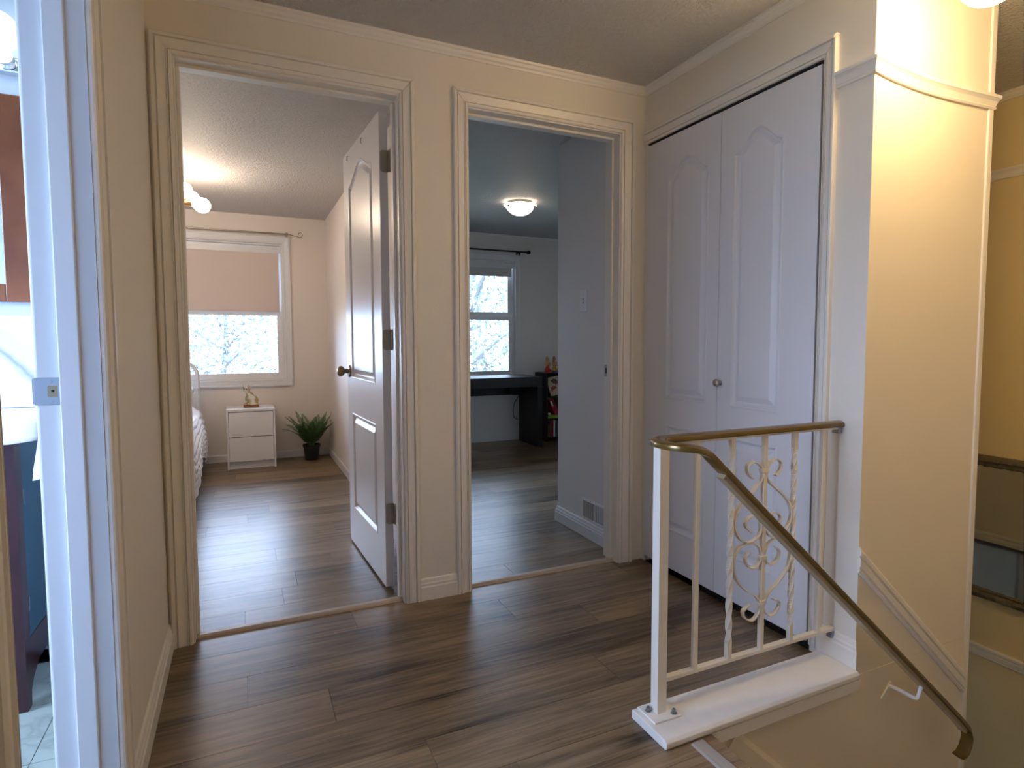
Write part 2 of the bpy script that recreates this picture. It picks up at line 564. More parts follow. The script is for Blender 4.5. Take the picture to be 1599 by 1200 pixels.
RAIL = [(0, 0), (0.008, 0), (0.011, 0.006), (0.008, 0.010), (0.010, 0.016), (0.013, 0.026), (0.018, 0.033), (0.021, 0.036), (0.021, 0.046), (0, 0.046)]
CHAIR = [(0, 0), (0.006, 0), (0.010, 0.006), (0.007, 0.012), (0.012, 0.016), (0.012, 0.034), (0.007, 0.038), (0.013, 0.043), (0.013, 0.054), (0.008, 0.060), (0, 0.060)]


def casing_piece(parent, to_world, seg, width, m, name='casing'):
    """seg: ('v', a, z0, z1, side, mitre) or ('h', a0, a1, z, m0, m1); side = direction away from the opening"""
    k = width / 0.066
    mb = MB()
    if seg[0] == 'v':
        _, a, z0, z1, side, mit = seg
        A = [to_world(a + side * w * k, d, z0) for w, d in CASING]
        B = [to_world(a + side * w * k, d, z1 + (w * k if mit else 0)) for w, d in CASING]
    else:
        _, a0, a1, z, m0, m1 = seg
        A = [to_world(a0 - (w * k if m0 else 0), d, z + w * k) for w, d in CASING]
        B = [to_world(a1 + (w * k if m1 else 0), d, z + w * k) for w, d in CASING]
    mb.rings([A, B])
    return mb.build(name, m, parent)


# ------------------------------------------------------------------ floors with planks
def cube_mesh(name, m):
    mb = MB().box(0, 1, 0, 1, -1, 0)
    me = bpy.data.meshes.new(name)
    me.from_pydata(mb.v, [], mb.f)
    me.materials.append(m)
    return me


PLANK_ME = cube_mesh('plank', M_PLANK)


def plank_floor(fl, x0, x1, y0, y1, z, row0, roww, plen, joints=None, seed=1, clip=None):
    """rows run along x; row boundaries at row0 + k*roww; joints: {row index: x of a joint}"""
    rnd = random.Random(seed)
    base = world_loc(fl)
    k = math.floor((y0 - row0) / roww)
    while row0 + k * roww < y1 - 1e-6:
        ya, yb = max(y0, row0 + k * roww), min(y1, row0 + (k + 1) * roww)
        xa, xb = (x0, x1) if clip is None else clip(0.5 * (ya + yb))
        j = (joints or {}).get(k, x0 + rnd.random() * plen)
        while j > xa: j -= plen
        while j < xb:
            a, b = max(xa, j), min(xb, j + plen)
            if b - a > 0.004 and yb - ya > 0.004:
                o = bpy.data.objects.new('plank', PLANK_ME)
                o.parent = fl
                o.location = (a + 0.0006 - base.x, ya + 0.0006 - base.y, z - base.z)
                o.scale = (b - a - 0.0012, yb - ya - 0.0012, 0.006)
                COL.objects.link(o)
            j += plen
        k += 1


# hall: planks in front of the doors; the stair opening starts at x = 1.10 for y < -1.16
fl = struct('floor', boxes((XL - 0.10, 1.10, -3.70, -1.140, -0.25, -0.0062), (XL - 0.10, 1.745, -1.139, 0.07, -0.25, -0.0062)), M_SUB)
HJ = {-1: -0.015, -2: 0.21, 0: 0.927, -4: 0.415, -3: 1.05, 1: 0.36, -5: -0.62}
plank_floor(fl, XL, 1.745, -1.140, 0.047, 0.0, -0.300, 0.1855, 1.22, HJ, 3)
plank_floor(fl, XL, 1.09, -3.60, -1.140, 0.0, -0.300, 0.1855, 1.22, HJ, 3)
fl = struct('floor', boxes((-2.1, 0.74, 0.07, YW, -0.25, -0.0062)), M_SUB)
plank_floor(fl, -2.0, 0.72, 0.09, YW, 0.0, 1.52, 0.1855, 1.22, {0: 0.0, 1: 0.125, -2: 0.45, 3: -0.3}, 5)
fl = struct('floor', boxes((0.74, 3.95, 0.07, YW, -0.25, -0.0062)), M_SUB)
plank_floor(fl, 0.80, 3.9, 0.09, YW, 0.0, 0.06, 0.1855, 1.22, {0: 1.10}, 8)

# bathroom floor: stone tiles
fl = struct('floor', boxes((-2.0, XL - 0.06, -2.1, 0.22, -0.25, -0.004)), M_GROUT)
TILE_ME = cube_mesh('tile', M_TILE)
for i in range(6):
    for j in range(8):
        xa, ya = -1.95 + i * 0.305 - 0.09, -2.03 + j * 0.305
        xb, yb = min(xa + 0.302, XL - 0.10), min(ya + 0.302, 0.2)
        if xb - xa < 0.01 or yb - ya < 0.01: continue
        o = bpy.data.objects.new('tile', TILE_ME)
        o.parent = fl; o.location = (xa, ya, 0.0); o.scale = (xb - xa, yb - ya, 0.006)
        COL.objects.link(o)

# thresholds
for k, (xa, xb) in enumerate(((-0.178, 0.569), (0.862, 1.600))):
    pr = [(0, 0), (0.047, 0), (0.043, 0.006), (0.034, 0.0105), (0.013, 0.0105), (0.004, 0.006)]
    mb = MB().rings([[(xa, 0.044 + q, h) for q, h in pr], [(xb, 0.044 + q, h) for q, h in pr]])
    struct('trim_%d' % (k + 1), mb, M_THRESH)

# ------------------------------------------------------------------ walls
A0, A1, B0, B1, ZD = -0.179, 0.570, 0.861, 1.601, 2.028      # door openings
struct('wall_back', boxes((XL - 0.10, A0 - 0.02, 0.018, 0.14, 0, 2.35), (A1 + 0.02, B0 - 0.02, 0.018, 0.14, 0, 2.35),
                          (B1 + 0.02, 2.40, 0.018, 0.14, 0, 2.35), (A0 - 0.02, A1 + 0.02, 0.018, 0.14, ZD + 0.02, 2.35),
                          (B0 - 0.02, B1 + 0.02, 0.018, 0.14, ZD + 0.02, 2.35)), M_WALL)
BY0, BY1 = -1.513, -0.906                                    # bathroom doorway along y
struct('wall_left', boxes((-0.36, XL, BY1 + 0.02, 0.20, 0, 2.35), (-0.36, XL, -3.7, BY0 - 0.02, 0, 2.35),
                          (-0.36, XL, BY0 - 0.02, BY1 + 0.02, 2.05, 2.35)), M_WALL)
CD0, CD1, CZ = -0.972, -0.012, 1.992
struct('wall_closet', boxes((1.745, 1.80, YS + 0.001, CD0 - 0.002, 0, 2.35), (1.745, 1.80, CD0 - 0.002, 0.02, CZ + 0.004, 2.35),
                            (1.745, 1.80, CD1 + 0.002, 0.02, 0, CZ + 0.004)), M_WALL)
struct('wall_stair', boxes((1.7455, XE, YS, YS + 0.06, -0.003, 2.35), (0.90, XE, YS - 0.0015, YS + 0.06, -2.6, -0.004),
                           (XE - 0.06, XE, YS + 0.061, 0.019, -0.20, 2.35)), M_STAIRWALL)
struct('wall_far', boxes((XF, XF + 0.1, -2.3, 1.8, -2.6, 2.35)), M_YELLOW)
struct('wall_front', boxes((1.02, XF + 0.1, -2.2, -2.1, -2.6, 2.35), (1.02, 1.12, -3.75, -2.2, -0.3, 2.35),
                           (XL - 0.1, -0.13, -3.70, -3.60, -0.3, 2.35), (0.63, 1.12, -3.70, -3.60, -0.3, 2.35),
                           (-0.13, 0.63, -3.70, -3.60, -0.3, 2.35)), M_WALL)
struct('wall_landing', boxes((2.30, XF + 0.1, 1.60, 1.70, -2.6, 2.35)), M_STAIRWALL)
# lower floor seen in the mirror
struct('wall_lower', boxes((1.08, 1.20, -1.15, -0.62, -2.6, -0.25), (1.08, 1.20, 0.13, 1.70, -2.6, -0.25), (1.08, 1.20, -0.62, 0.13, -0.46, -0.25),
                           (0.95, 1.08, -0.75, 0.25, -2.6, -0.25),
                           (1.08, 1.30, 1.60, 1.70, -2.6, -0.25), (1.60, 2.32, 1.60, 1.70, -2.6, -0.25),
                           (1.30, 2.20, 1.60, 1.70, -2.6, -1.60), (1.30, 2.20, 1.60, 1.70, -0.50, -0.25)), M_ROOMB)
struct('floor', boxes((0.9, XF, -2.2, 1.7, -2.7, -2.5)), M_SUB)
# bedroom on the left (door 1) and second bedroom (door 2)
WA = (-1.75, 0.345, 0.730, 1.945)       # window 1 opening x0 x1 z0 z1
WB = (0.95, 2.645, 0.695, 1.918)
struct('wall_bedroom', boxes((-2.2, WA[0], YW, YW + 0.12, -0.1, 2.3), (WA[1], 0.76, YW, YW + 0.12, -0.1, 2.3),
                             (WA[0], WA[1], YW, YW + 0.12, -0.1, WA[2]), (WA[0], WA[1], YW, YW + 0.12, WA[3], 2.3),
                             (0.72, 0.76, 0.14, YW, 0, 2.3), (-2.2, -2.1, 0.2, YW + 0.1, -0.1, 2.3), (-2.2, -0.40, 0.202, 0.32, -0.1, 2.3),
                             (-0.40, -0.26, 0.14, 0.32, 0, 2.3)), M_ROOMA)
struct('wall_study', boxes((0.76, WB[0], YW, YW + 0.12, -0.1, 2.3), (WB[1], 4.0, YW, YW + 0.12, -0.1, 2.3),
                           (WB[0], WB[1], YW, YW + 0.12, -0.1, WB[2]), (WB[0], WB[1], YW, YW + 0.12, WB[3], 2.3),
                           (0.76, 0.80, 0.14, YW, 0, 2.3), (1.672, 4.0, 0.14, 0.765, 0, 2.3), (3.9, 4.0, 0.7, YW + 0.1, -0.1, 2.3)), M_ROOMB)
struct('wall_bath', boxes((-2.1, -0.36, 0.20, 0.202, 0, 2.3), (-2.1, -0.26, -2.2, -2.1, -0.1, 2.3),
                          (-2.0, -1.9, -2.2, -1.62, -0.1, 2.3), (-2.0, -1.9, -0.20, 0.2, -0.1, 2.3),
                          (-2.0, -1.9, -1.62, -0.20, -0.1, 0.70), (-2.0, -1.9, -1.62, -0.20, 2.0, 2.3)), M_BATH)
struct('ceiling', boxes((XL - 0.1, XF + 0.1, -3.75, 0.03, ZC, 2.40), (2.30, XF + 0.1, 0.03, 1.7, ZC, 2.40)), M_CEIL)
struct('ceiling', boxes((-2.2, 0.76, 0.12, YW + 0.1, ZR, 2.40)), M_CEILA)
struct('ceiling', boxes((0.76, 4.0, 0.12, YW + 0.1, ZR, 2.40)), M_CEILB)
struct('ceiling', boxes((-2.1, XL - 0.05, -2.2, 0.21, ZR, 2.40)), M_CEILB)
struct('ceiling', boxes((0.9, XE - 0.06, YS + 0.06, 1.7, -0.25, -0.24)), M_CEILB)

# mouldings of the hall
n_trim = [2]


def trim(prof, p0, p1, n, m=None, e0=0.0, e1=0.0):
    n_trim[0] += 1
    return struct('trim_%d' % n_trim[0], MB().mould(prof, p0, p1, n, e0, e1), m or M_TRIM)


trim(CROWN, (XL, 0.018, ZC - 0.036), (1.745, 0.018, ZC - 0.036), (0, -1, 0), None, -1, -1)
trim(CROWN, (1.745, 0.018, ZC - 0.036), (1.745, YS, ZC - 0.036), (-1, 0, 0), None, -1, 0)
trim(CROWN, (XL, -3.6, ZC - 0.036), (XL, 0.018, ZC - 0.036), (1, 0, 0), None, 0, -1)
trim(CROWN, (XF, -2.1, ZC - 0.036), (XF, 1.6, ZC - 0.036), (-1, 0, 0))
trim(RAIL, (1.745, YS, 1.883), (1.745, CD0 - 0.05, 1.883), (-1, 0, 0), None, 1, 0)
rs = []
sag = catmull([(1.745, 1.885, 0), (1.83, 1.874, 0), (1.95, 1.866, 0), (2.06, 1.864, 0), (2.20, 1.867, 0), (XE, 1.873, 0)], 4)
for i, p in enumerate(sag):            # this length of rail has sagged between its ends
    e = -1 if i == 0 else (1 if i == len(sag) - 1 else 0)
    rs.append([(p.x + e * q, YS - q, p.y + h) for q, h in RAIL])
n_trim[0] += 1
struct('trim_%d' % n_trim[0], MB().rings(rs), M_TRIM)
trim(RAIL, (XF, -2.1, 1.850), (XF, 1.6, 1.850), (-1, 0, 0), M_TRIM)
n_trim[0] += 1
struct('trim_%d' % n_trim[0], MB().mould(CHAIR, (1.740, YS, 0.340), (2.340, YS, -0.216), (0, -1, 0), plumb=True), M_TRIM)
trim(CHAIR, (XF, -2.1, -0.520), (XF, 1.6, -0.520), (-1, 0, 0))
struct('trim_%d' % 40, boxes((2.338, XE + 0.004, YS - 0.006, YS + 0.02, -2.5, ZC - 0.001)), M_TRIM, bevel=0.003)   # bead on the wall end
# stair skirt on the wall below the ledge
trim([(0, 0), (0.016, 0), (0.016, 0.20), (0.010, 0.215), (0, 0.215)], (1.09, YS, -0.190), (2.33, YS, -1.320), (0, -1, 0), M_STAIRWALL)

# baseboards
struct('baseboard_left', MB().mould(BASEB, (XL, BY1 + 0.071, 0), (XL, 0.016, 0), (1, 0, 0)), M_TRIM)
struct('baseboard_back', MB().mould(BASEB, (0.6345, 0.018, 0), (0.7935, 0.018, 0), (0, -1, 0)), M_TRIM)
struct('baseboard_closet', MB().mould(BASEB, (1.745, YS, 0.024), (1.745, CD0 - 0.052, 0.024), (-1, 0, 0), 1, 0), M_TRIM)
struct('baseboard_bedroom', MB().mould(BASES, (-2.1, YW, 0), (0.72, YW, 0), (0, -1, 0)).mould(BASES, (0.72, 0.16, 0), (0.72, YW, 0), (-1, 0, 0)), M_TRIMW)
struct('baseboard_study', MB().mould(BASES, (0.80, YW, 0), (3.9, YW, 0), (0, -1, 0)).mould(BASEB, (1.672, 0.145, 0), (1.672, 0.765, 0), (-1, 0, 0), 0, 1)
       .mould(BASEB, (1.672, 0.765, 0), (3.9, 0.765, 0), (0, 1, 0), 1, 0), M_TRIMW)
trim([(0, 0), (0.012, 0), (0.016, 0.018), (0, 0.018)], (0.80, YW, ZR - 0.018), (3.9, YW, ZR - 0.018), (0, -1, 0), M_TRIMW)


# ------------------------------------------------------------------ doorways
def back_world(a, d, z): return (a, 0.018 - d, z)


def left_world(a, d, z): return (XL + d, a, z)


def closet_world(a, d, z): return (1.745 - d, a, z)


def doorway_back(name, a0, a1, wl, wr):
    d = struct_empty(name, (0.5 * (a0 + a1), 0.08, 0))
    casing_piece(d, back_world, ('v', a0 - 0.005, 0, ZD + 0.005, -1, True), wl, M_TRIM)
    casing_piece(d, back_world, ('v', a1 + 0.005, 0, ZD + 0.005, 1, True), wr, M_TRIM)
    # head piece: mitre widths follow each side
    mb = MB()
    A = [back_world(a0 - 0.005 - w * wl / 0.066, q, ZD + 0.005 + w) for w, q in CASING]
    B = [back_world(a1 + 0.005 + w * wr / 0.066, q, ZD + 0.005 + w) for w, q in CASING]
    mb.rings([A, B]).build('casing', M_TRIM, d)
    for bx in ((a0 - 0.02, a0, 0.0185, 0.14, 0, ZD + 0.02), (a1, a1 + 0.02, 0.0185, 0.14, 0, ZD + 0.02), (a0, a1, 0.0185, 0.14, ZD, ZD + 0.02)):
        MB().box(*bx).build('jamb', M_TRIM, d)
    for bx in ((a0, a0 + 0.011, 0.066, 0.102, 0, ZD - 0.011), (a1 - 0.011, a1, 0.066, 0.102, 0, ZD - 0.011), (a0, a1, 0.066, 0.102, ZD - 0.011, ZD)):
        MB().box(*bx).build('stop', M_TRIM, d, bevel=0.002)
    return d


door1 = doorway_back('door_1', A0, A1, 0.066, 0.058)
door2 = doorway_back('door_2', B0, B1, 0.062, 0.072)
# strike plate of door 2
sp = MB().box(B1 - 0.0012, B1 + 0.0006, 0.106, 0.138, 0.900, 0.957).build('strike_plate', M_NICKEL, door2)
MB().box(B1 - 0.0018, B1 - 0.0010, 0.115, 0.129, 0.915, 0.942).build('latch_hole', M_DARKHOLE, sp)  # near black patch stands in for shade inside the hole


# panelled leaf: face in local (u across, z up), pushed to world by fn(u, depth, z); depth > 0 is out of the face
def arch(t, zs, zp):
    return zs + (zp - zs) * 0.5 * (1 + math.cos(PI * t))


def outline(u0, u1, z0, z1, zp, off, n=20):
    """closed outline of a panel inset by off; top is an ogee arch rising to zp when zp > z1"""
    pts = []
    a, b = u0 + off, u1 - off
    for i in range(n + 1):
        u = a + (b - a) * i / n
        pts.append((u, z0 + off))
    for i in range(n + 1):
        u = b + (a - b) * i / n
        t = (u - 0.5 * (u0 + u1)) / (0.5 * (u1 - u0))
        pts.append((u, (arch(t, z1, zp) if zp > z1 else z1) - off))
    return pts


def leaf(parent, name, fn, width, z0, z1, thick, panels, m, both=False):
    """slab with moulded panels; panels: (u0, u1, zb, zt, zpeak)"""
    mb = MB()
    n = 20
    u0, u1 = panels[0][0], panels[0][1]
    ps = sorted(panels, key=lambda p: p[2])
    q = lambda a, b, c, d: mb.quad(fn(a[0], 0, a[1]), fn(b[0], 0, b[1]), fn(c[0], 0, c[1]), fn(d[0], 0, d[1]))
    q((0, z0), (u0, z0), (u0, z1), (0, z1))
    q((u1, z0), (width, z0), (width, z1), (u1, z1))
    for i in range(n):
        ua, ub = u0 + (u1 - u0) * i / n, u0 + (u1 - u0) * (i + 1) / n
        la, lb = z0, z0
        for (p0, p1, zb, zt, zp) in ps:
            q((ua, la), (ub, lb), (ub, zb), (ua, zb))
            ta = (ua - 0.5 * (u0 + u1)) / (0.5 * (u1 - u0)); tb = (ub - 0.5 * (u0 + u1)) / (0.5 * (u1 - u0))
            la = arch(ta, zt, zp) if zp > zt else zt
            lb = arch(tb, zt, zp) if zp > zt else zt
        q((ua, la), (ub, lb), (ub, z1), (ua, z1))
    # sides, back
    e = 0.0
    C4 = [(0, z0), (width, z0), (width, z1), (0, z1)]
    for i in range(4):
        a, b = C4[i], C4[(i + 1) % 4]
        mb.quad(fn(a[0], 0, a[1]), fn(b[0], 0, b[1]), fn(b[0], -thick, b[1]), fn(a[0], -thick, a[1]))
    mb.quad(*[fn(c[0], -thick, c[1]) for c in C4])
    lf = mb.build(name, m, parent, normals=True)
    for (p0, p1, zb, zt, zp) in ps:
        pm = MB()
        rings = []
        for off, dep in ((0.0, 0.0), (0.003, 0.002), (0.008, 0.0015), (0.012, -0.006), (0.018, -0.0115), (0.025, -0.0118), (0.044, -0.0018), (0.047, -0.001)):
            rings.append([fn(u, dep, z) for u, z in outline(p0, p1, zb, zt, zp, off)])
        k = len(rings[0])
        pm.rings(rings, cap0=False, cap1=False)
        # raised field as quads between bottom and top rows
        base = (len(rings) - 1) * k
        for i in range(n):
            pm.f.append((base + i, base + i + 1, base + k - 2 - i, base + k - 1 - i))
        pm.build('panel', m, lf)
    return lf


# door 1 leaf, standing open into the bedroom
HW = Vector((-0.0446, 1.0, 0)).normalized()
HN = Vector((-HW.y, HW.x, 0))            # out of the visible face (towards -x)
HP = Vector((0.531, 0.188, 0))


def leaf_world(u, d, z): return tuple(HP + HW * u + HN * d + Vector((0, 0, z)))


lf = leaf(door1, 'door_leaf', leaf_world, 0.742, 0.012, 2.020, 0.035,
          [(0.135, 0.625, 0.885, 1.850, 1.922), (0.135, 0.625, 0.205, 0.705, 0.0)], M_DOOR)
# knob with rose
kc = HP + HW * 0.680 + Vector((0, 0, 0.918))
kn = MB().lathe([(0.001, 0), (0.032, 0), (0.033, 0.004), (0.030, 0.008), (0.014, 0.010), (0.012, 0.014), (0.012, 0.026), (0.016, 0.029),
                 (0.024, 0.034), (0.0275, 0.043), (0.0265, 0.053), (0.020, 0.061), (0.010, 0.0645), (0.001, 0.065)], kc, HN, 24).build('door_knob', M_BRASSKNOB, lf, smooth=True)
for zc in (1.820, 1.080, 0.332):
    mb = MB()
    # leaf plate on the hinge edge of the door, rounded on its inner side
    pts = []
    h, r = 0.0445, 0.012
    for (cx, cz, a0) in ((-0.0 + r, -h + r, PI), (-0.0 + r, h - r, PI / 2)):
        pass
    px0, px1 = 0.535, 0.568
    prof = [(px1, zc - h), (px1, zc + h)]
    for i in range(5):
        a = PI / 2 + i * (PI / 2) / 4
        prof.append((px0 + r + r * math.cos(a), zc + h - r + r * math.sin(a)))
    for i in range(5):
        a = PI + i * (PI / 2) / 4
        prof.append((px0 + r + r * math.cos(a), zc - h + r + r * math.sin(a)))
    mb.rings([[(x, 0.1855, z) for x, z in prof], [(x, 0.1885, z) for x, z in prof]])
    hg = mb.build('hinge', M_NICKEL, lf)
    kb = MB()
    for i in range(5):
        kb.lathe([(0.001, 0), (0.0062, 0), (0.0062, 0.0166), (0.001, 0.0166)], (0.572, 0.176, zc - 0.0445 + i * 0.0178), (0, 0, 1), 12)
    kb.box(0.5688, 0.5712, 0.140, 0.176, zc - h, zc + h)
    for dz in (-0.03, 0.0, 0.03):
        kb.lathe([(0.001, 0), (0.0035, 0), (0.003, 0.001), (0.001, 0.001)], (0.548 + (0.006 if dz == 0 else 0), 0.1855, zc + dz), (0, -1, 0), 8)
    kb.build('hinge_knuckle', M_NICKEL, lf)
# two small hooks pressed into the top of the leaf face
for u, z in ((0.30, 1.985), (0.615, 1.985)):
    MB().tube([leaf_world(u, 0.001, z + 0.012), leaf_world(u, 0.006, z + 0.010), leaf_world(u, 0.007, z - 0.010), leaf_world(u, 0.002, z - 0.012)], 0.002, 6).build('nail_hook', M_STEEL, lf)

# closet, bifold door 3
door3 = struct_empty('door_3', (1.745, -0.49, 0))
casing_piece(door3, closet_world, ('v', CD0 - 0.002, 0.024, CZ + 0.004, -1, True), 0.050, M_TRIM)
mb = MB()
A = [closet_world(CD0 - 0.002 - w * 0.050 / 0.066, q, CZ + 0.004 + w * 0.9) for w, q in CASING]
B = [closet_world(0.017, q, CZ + 0.004 + w * 0.9) for w, q in CASING]
mb.rings([A, B]).build('casing', M_TRIM, door3)


def bif(y_start):
    return lambda u, d, z: (1.738 - d, y_start - u, z)


for ys, wd in ((-0.016, 0.484), (-0.5025, 0.463)):
    lf3 = leaf(door3, 'bifold_leaf', bif(ys), wd, 0.030, 1.982, 0.030,
               [(0.145 if ys > -0.1 else 0.070, 0.418 if ys > -0.1 else 0.315, 0.812, 1.800, 1.872),
                (0.145 if ys > -0.1 else 0.070, 0.418 if ys > -0.1 else 0.315, 0.205, 0.690, 0.0)], M_BIFOLD)
MB().lathe([(0.001, 0), (0.009, 0), (0.007, 0.004), (0.006, 0.012), (0.012, 0.017), (0.0155, 0.023), (0.014, 0.029), (0.008, 0.032), (0.001, 0.033)],
           (1.738, -0.521, 0.905), (-1, 0, 0), 20).build('closet_knob', M_NICKEL, lf3, smooth=True)
MB().box(1.742, 1.775, CD0, CD1, CZ - 0.004, CZ + 0.003).build('gap_shade', M_DARKHOLE, door3)  # dark strip painted for the shade in the gap above the leaves
struct('wall_closet_inside', boxes((1.80, 2.30, CD0 - 0.12, CD0 - 0.02, 0, 2.3), (1.80, 2.30, 0.01, 0.02, 0, 2.3)), M_WALL)

# bathroom doorway, door 4
door4 = struct_empty('door_4', (XL, -1.24, 0))
casing_piece(door4, left_world, ('v', BY1 + 0.003, 0, 2.035, 1, True), 0.066, M_TRIM)
casing_piece(door4, left_world, ('v', BY0 - 0.003, 0, 2.035, -1, True), 0.066, M_TRIM)
casing_piece(door4, left_world, ('h', BY0 - 0.003, BY1 + 0.003, 2.035, True, True), 0.066, M_TRIM)
XB = -0.362
for bx in ((XB, XL - 0.0005, BY1, BY1 + 0.02, 0, 2.05), (XB, XL - 0.0005, BY0 - 0.02, BY0, 0, 2.05), (XB, XL - 0.0005, BY0, BY1, 2.03, 2.05)):
    MB().box(*bx).build('jamb', M_TRIMW, door4)
for bx in ((-0.326, -0.291, BY1 - 0.011, BY1, 0, 2.03), (-0.326, -0.291, BY0, BY0 + 0.011, 0, 2.03), (-0.326, -0.291, BY0, BY1, 2.019, 2.03)):
    MB().box(*bx).build('stop', M_TRIMW, door4, bevel=0.002)
for bx in ((XB - 0.006, XB + 0.002, BY1 + 0.004, BY1 + 0.06, 0, 2.09), (XB - 0.006, XB + 0.002, BY0 - 0.06, BY0 - 0.004, 0, 2.09), (XB - 0.006, XB + 0.002, BY0, BY1, 2.035, 2.09)):
    MB().box(*bx).build('casing', M_TRIMW, door4, bevel=0.003)
sp = MB().box(-0.3685, -0.3275, BY1 - 0.0015, BY1 + 0.001, 0.950, 1.004).box(-0.3715, -0.3675, BY1 - 0.001, BY1 + 0.006, 0.952, 1.002).build('strike_plate', M_STEEL, door4, bevel=0.0006)
MB().box(-0.347, -0.331, BY1 - 0.0022, BY1 - 0.0012, 0.966, 0.988).build('latch_hole', M_BRASSKNOB, sp)
MB().box(-0.341, -0.336, BY1 - 0.0026, BY1 - 0.0018, 0.975, 0.980).build('screw', M_DARKHOLE, sp)
for z in (0.957, 0.997):
    MB().lathe([(0.0002, 0), (0.003, 0), (0.0022, 0.0008), (0.0002, 0.0008)], (-0.341, BY1 - 0.0015, z), (0, -1, 0), 10).build('screw', M_STEEL, sp)

# lower-floor doorway reflected in the mirror, door 5
door5 = struct_empty('door_5', (1.20, -0.25, -2.5))
for bx in ((1.195, 1.218, 0.125, 0.190, -2.5, -0.40), (1.195, 1.218, -0.685, -0.620, -2.5, -0.40), (1.195, 1.218, -0.62, 0.125, -0.465, -0.40)):
    MB().box(*bx).build('casing', M_TRIMW, door5, bevel=0.003)
leaf(door5, 'door_leaf', lambda u, d, z: (1.175 + d, -0.615 + u, z), 0.738, -2.49, -0.47, 0.035, [(0.12, 0.618, -1.62, -0.66, -0.58), (0.12, 0.618, -2.29, -1.80, 0)], M_DOOR)
# lintel trim under the closet block
trim(CHAIR, (XE, YS, -0.20), (XE, 1.6, -0.20), (1, 0, 0))
struct('wall_lintel', boxes((XE - 0.06, XE, 0.02, 1.6, -0.20, 2.35)), M_STAIRWALL)


# ------------------------------------------------------------------ windows
def window(name, x0, x1, z0, z1, ysash, mid):
    w = struct_empty(name, (0.5 * (x0 + x1), YW, z0))
    # picture-frame casing, 65 mm, on the room face
    cw = 0.066
    prof = [(0, 0), (0, 0.010), (0.008, 0.014), (0.02, 0.012), (0.048, 0.016), (0.054, 0.020), (0.066, 0.020), (0.066, 0)]
    P = [(x0, z0, -1, -1), (x1, z0, 1, -1), (x1, z1, 1, 1), (x0, z1, -1, 1)]
    for i in range(4):
        a, b = P[i], P[(i + 1) % 4]
        A = [(a[0] + a[2] * q, YW - d, a[1] + a[3] * q) for q, d in prof]
        B = [(b[0] + b[2] * q, YW - d, b[1] + b[3] * q) for q, d in prof]
        MB().rings([A, B]).build('window_casing', M_TRIMW, w)
    t = 0.012
    for bx in ((x0, x0 + t, YW + 0.022, YW + 0.12, z0, z1), (x1 - t, x1, YW + 0.022, YW + 0.12, z0, z1), (x0 + t, x1 - t, YW + 0.022, YW + 0.12, z0, z0 + t), (x0 + t, x1 - t, YW + 0.022, YW + 0.12, z1 - t, z1)):
        MB().box(*bx).build('window_frame', M_VINYL, w, bevel=0.003)
    s = 0.043
    for (a, b, yy) in ((z0 + t, mid, YW + 0.045), (mid, z1 - t, YW + 0.075)):
        sash = MB()
        sash.box(x0 + t, x0 + t + s, yy, yy + 0.028, a, b).box(x1 - t - s, x1 - t, yy, yy + 0.028, a, b)
        sash.box(x0 + t + s, x1 - t - s, yy, yy + 0.028, a, a + s).box(x0 + t + s, x1 - t - s, yy, yy + 0.028, b - s, b)
        so = sash.build('sash', M_VINYL, w, bevel=0.002)
        MB().box(x0 + t + s - 0.004, x1 - t - s + 0.004, yy + 0.012, yy + 0.016, a + s - 0.004, b - s + 0.004).build('pane', M_GLASS, so)
    return w


w1 = window('window_1', *WA, 0.05, 1.345)
w2 = window('window_2', *WB, 0.05, 1.335)
MB().box(2.22, 2.275, YW + 0.035, YW + 0.06, 1.335, 1.350).lathe([(0.001, 0), (0.012, 0), (0.010, 0.012), (0.001, 0.014)], (2.247, YW + 0.047, 1.349), (0, 0, 1), 12).build('sash_lock', M_VINYL, w2)
# bathroom window, unseen window added to light the lower floor blue
for name, bs in (('window_3', [(-1.98, -1.92, -1.62, -0.20, 1.33, 1.37), (-1.98, -1.92, -1.62, -1.58, 0.70, 2.0), (-1.98, -1.92, -0.24, -0.20, 0.70, 2.0), (-1.98, -1.92, -1.58, -0.24, 0.70, 0.74), (-1.98, -1.92, -1.58, -0.24, 1.96, 2.0)]),
                 ('added_window', [(1.30, 1.60, 1.63, 1.67, -1.08, -1.03)])):
    w = struct_empty(name, (bs[0][0], bs[0][2], bs[0][4]))
    MB.build(boxes(*bs), 'window_frame', M_VINYL, w)


# roller blinds
def blind(label, x0, x1, ztop, zbot, fab, xf):
    b = thing('roller_blind', label, 'blind', (0.5 * (x0 + x1), YW + 0.010, ztop))
    MB().lathe([(0.001, 0), (0.020, 0), (0.020, x1 - x0), (0.001, x1 - x0)], (x0, YW + 0.036, ztop - 0.024), (1, 0, 0), 16).build('roller_tube', fab, b, smooth=True)
    MB().box(x0, x1, YW + 0.010, YW + 0.013, ztop - 0.052, ztop).build('fascia', M_TRIMW if xf else fab, b, bevel=0.001)
    MB().box(x0 + 0.006, x1 - 0.006, YW + 0.0145, YW + 0.016, zbot, ztop - 0.03).build('blind_fabric', fab, b)
    MB().box(x0 + 0.006, x1 - 0.006, YW + 0.011, YW + 0.019, zbot - 0.012, zbot + 0.003).build('bottom_bar', fab, b, bevel=0.002)
    for x in (x0 - 0.006, x1 + 0.001):
        MB().box(x, x + 0.005, YW + 0.011, YW + 0.056, ztop - 0.046, ztop).build('bracket', M_WHITEP, b)
    return b


blind('pinkish beige roller blind drawn halfway down over the bedroom window', -1.73, 0.321, 1.912, 1.347, M_BLIND, True)
blind('short grey white roller blind rolled up at the top of the study window', 0.972, 2.617, 1.893, 1.765, M_BLINDW, True)

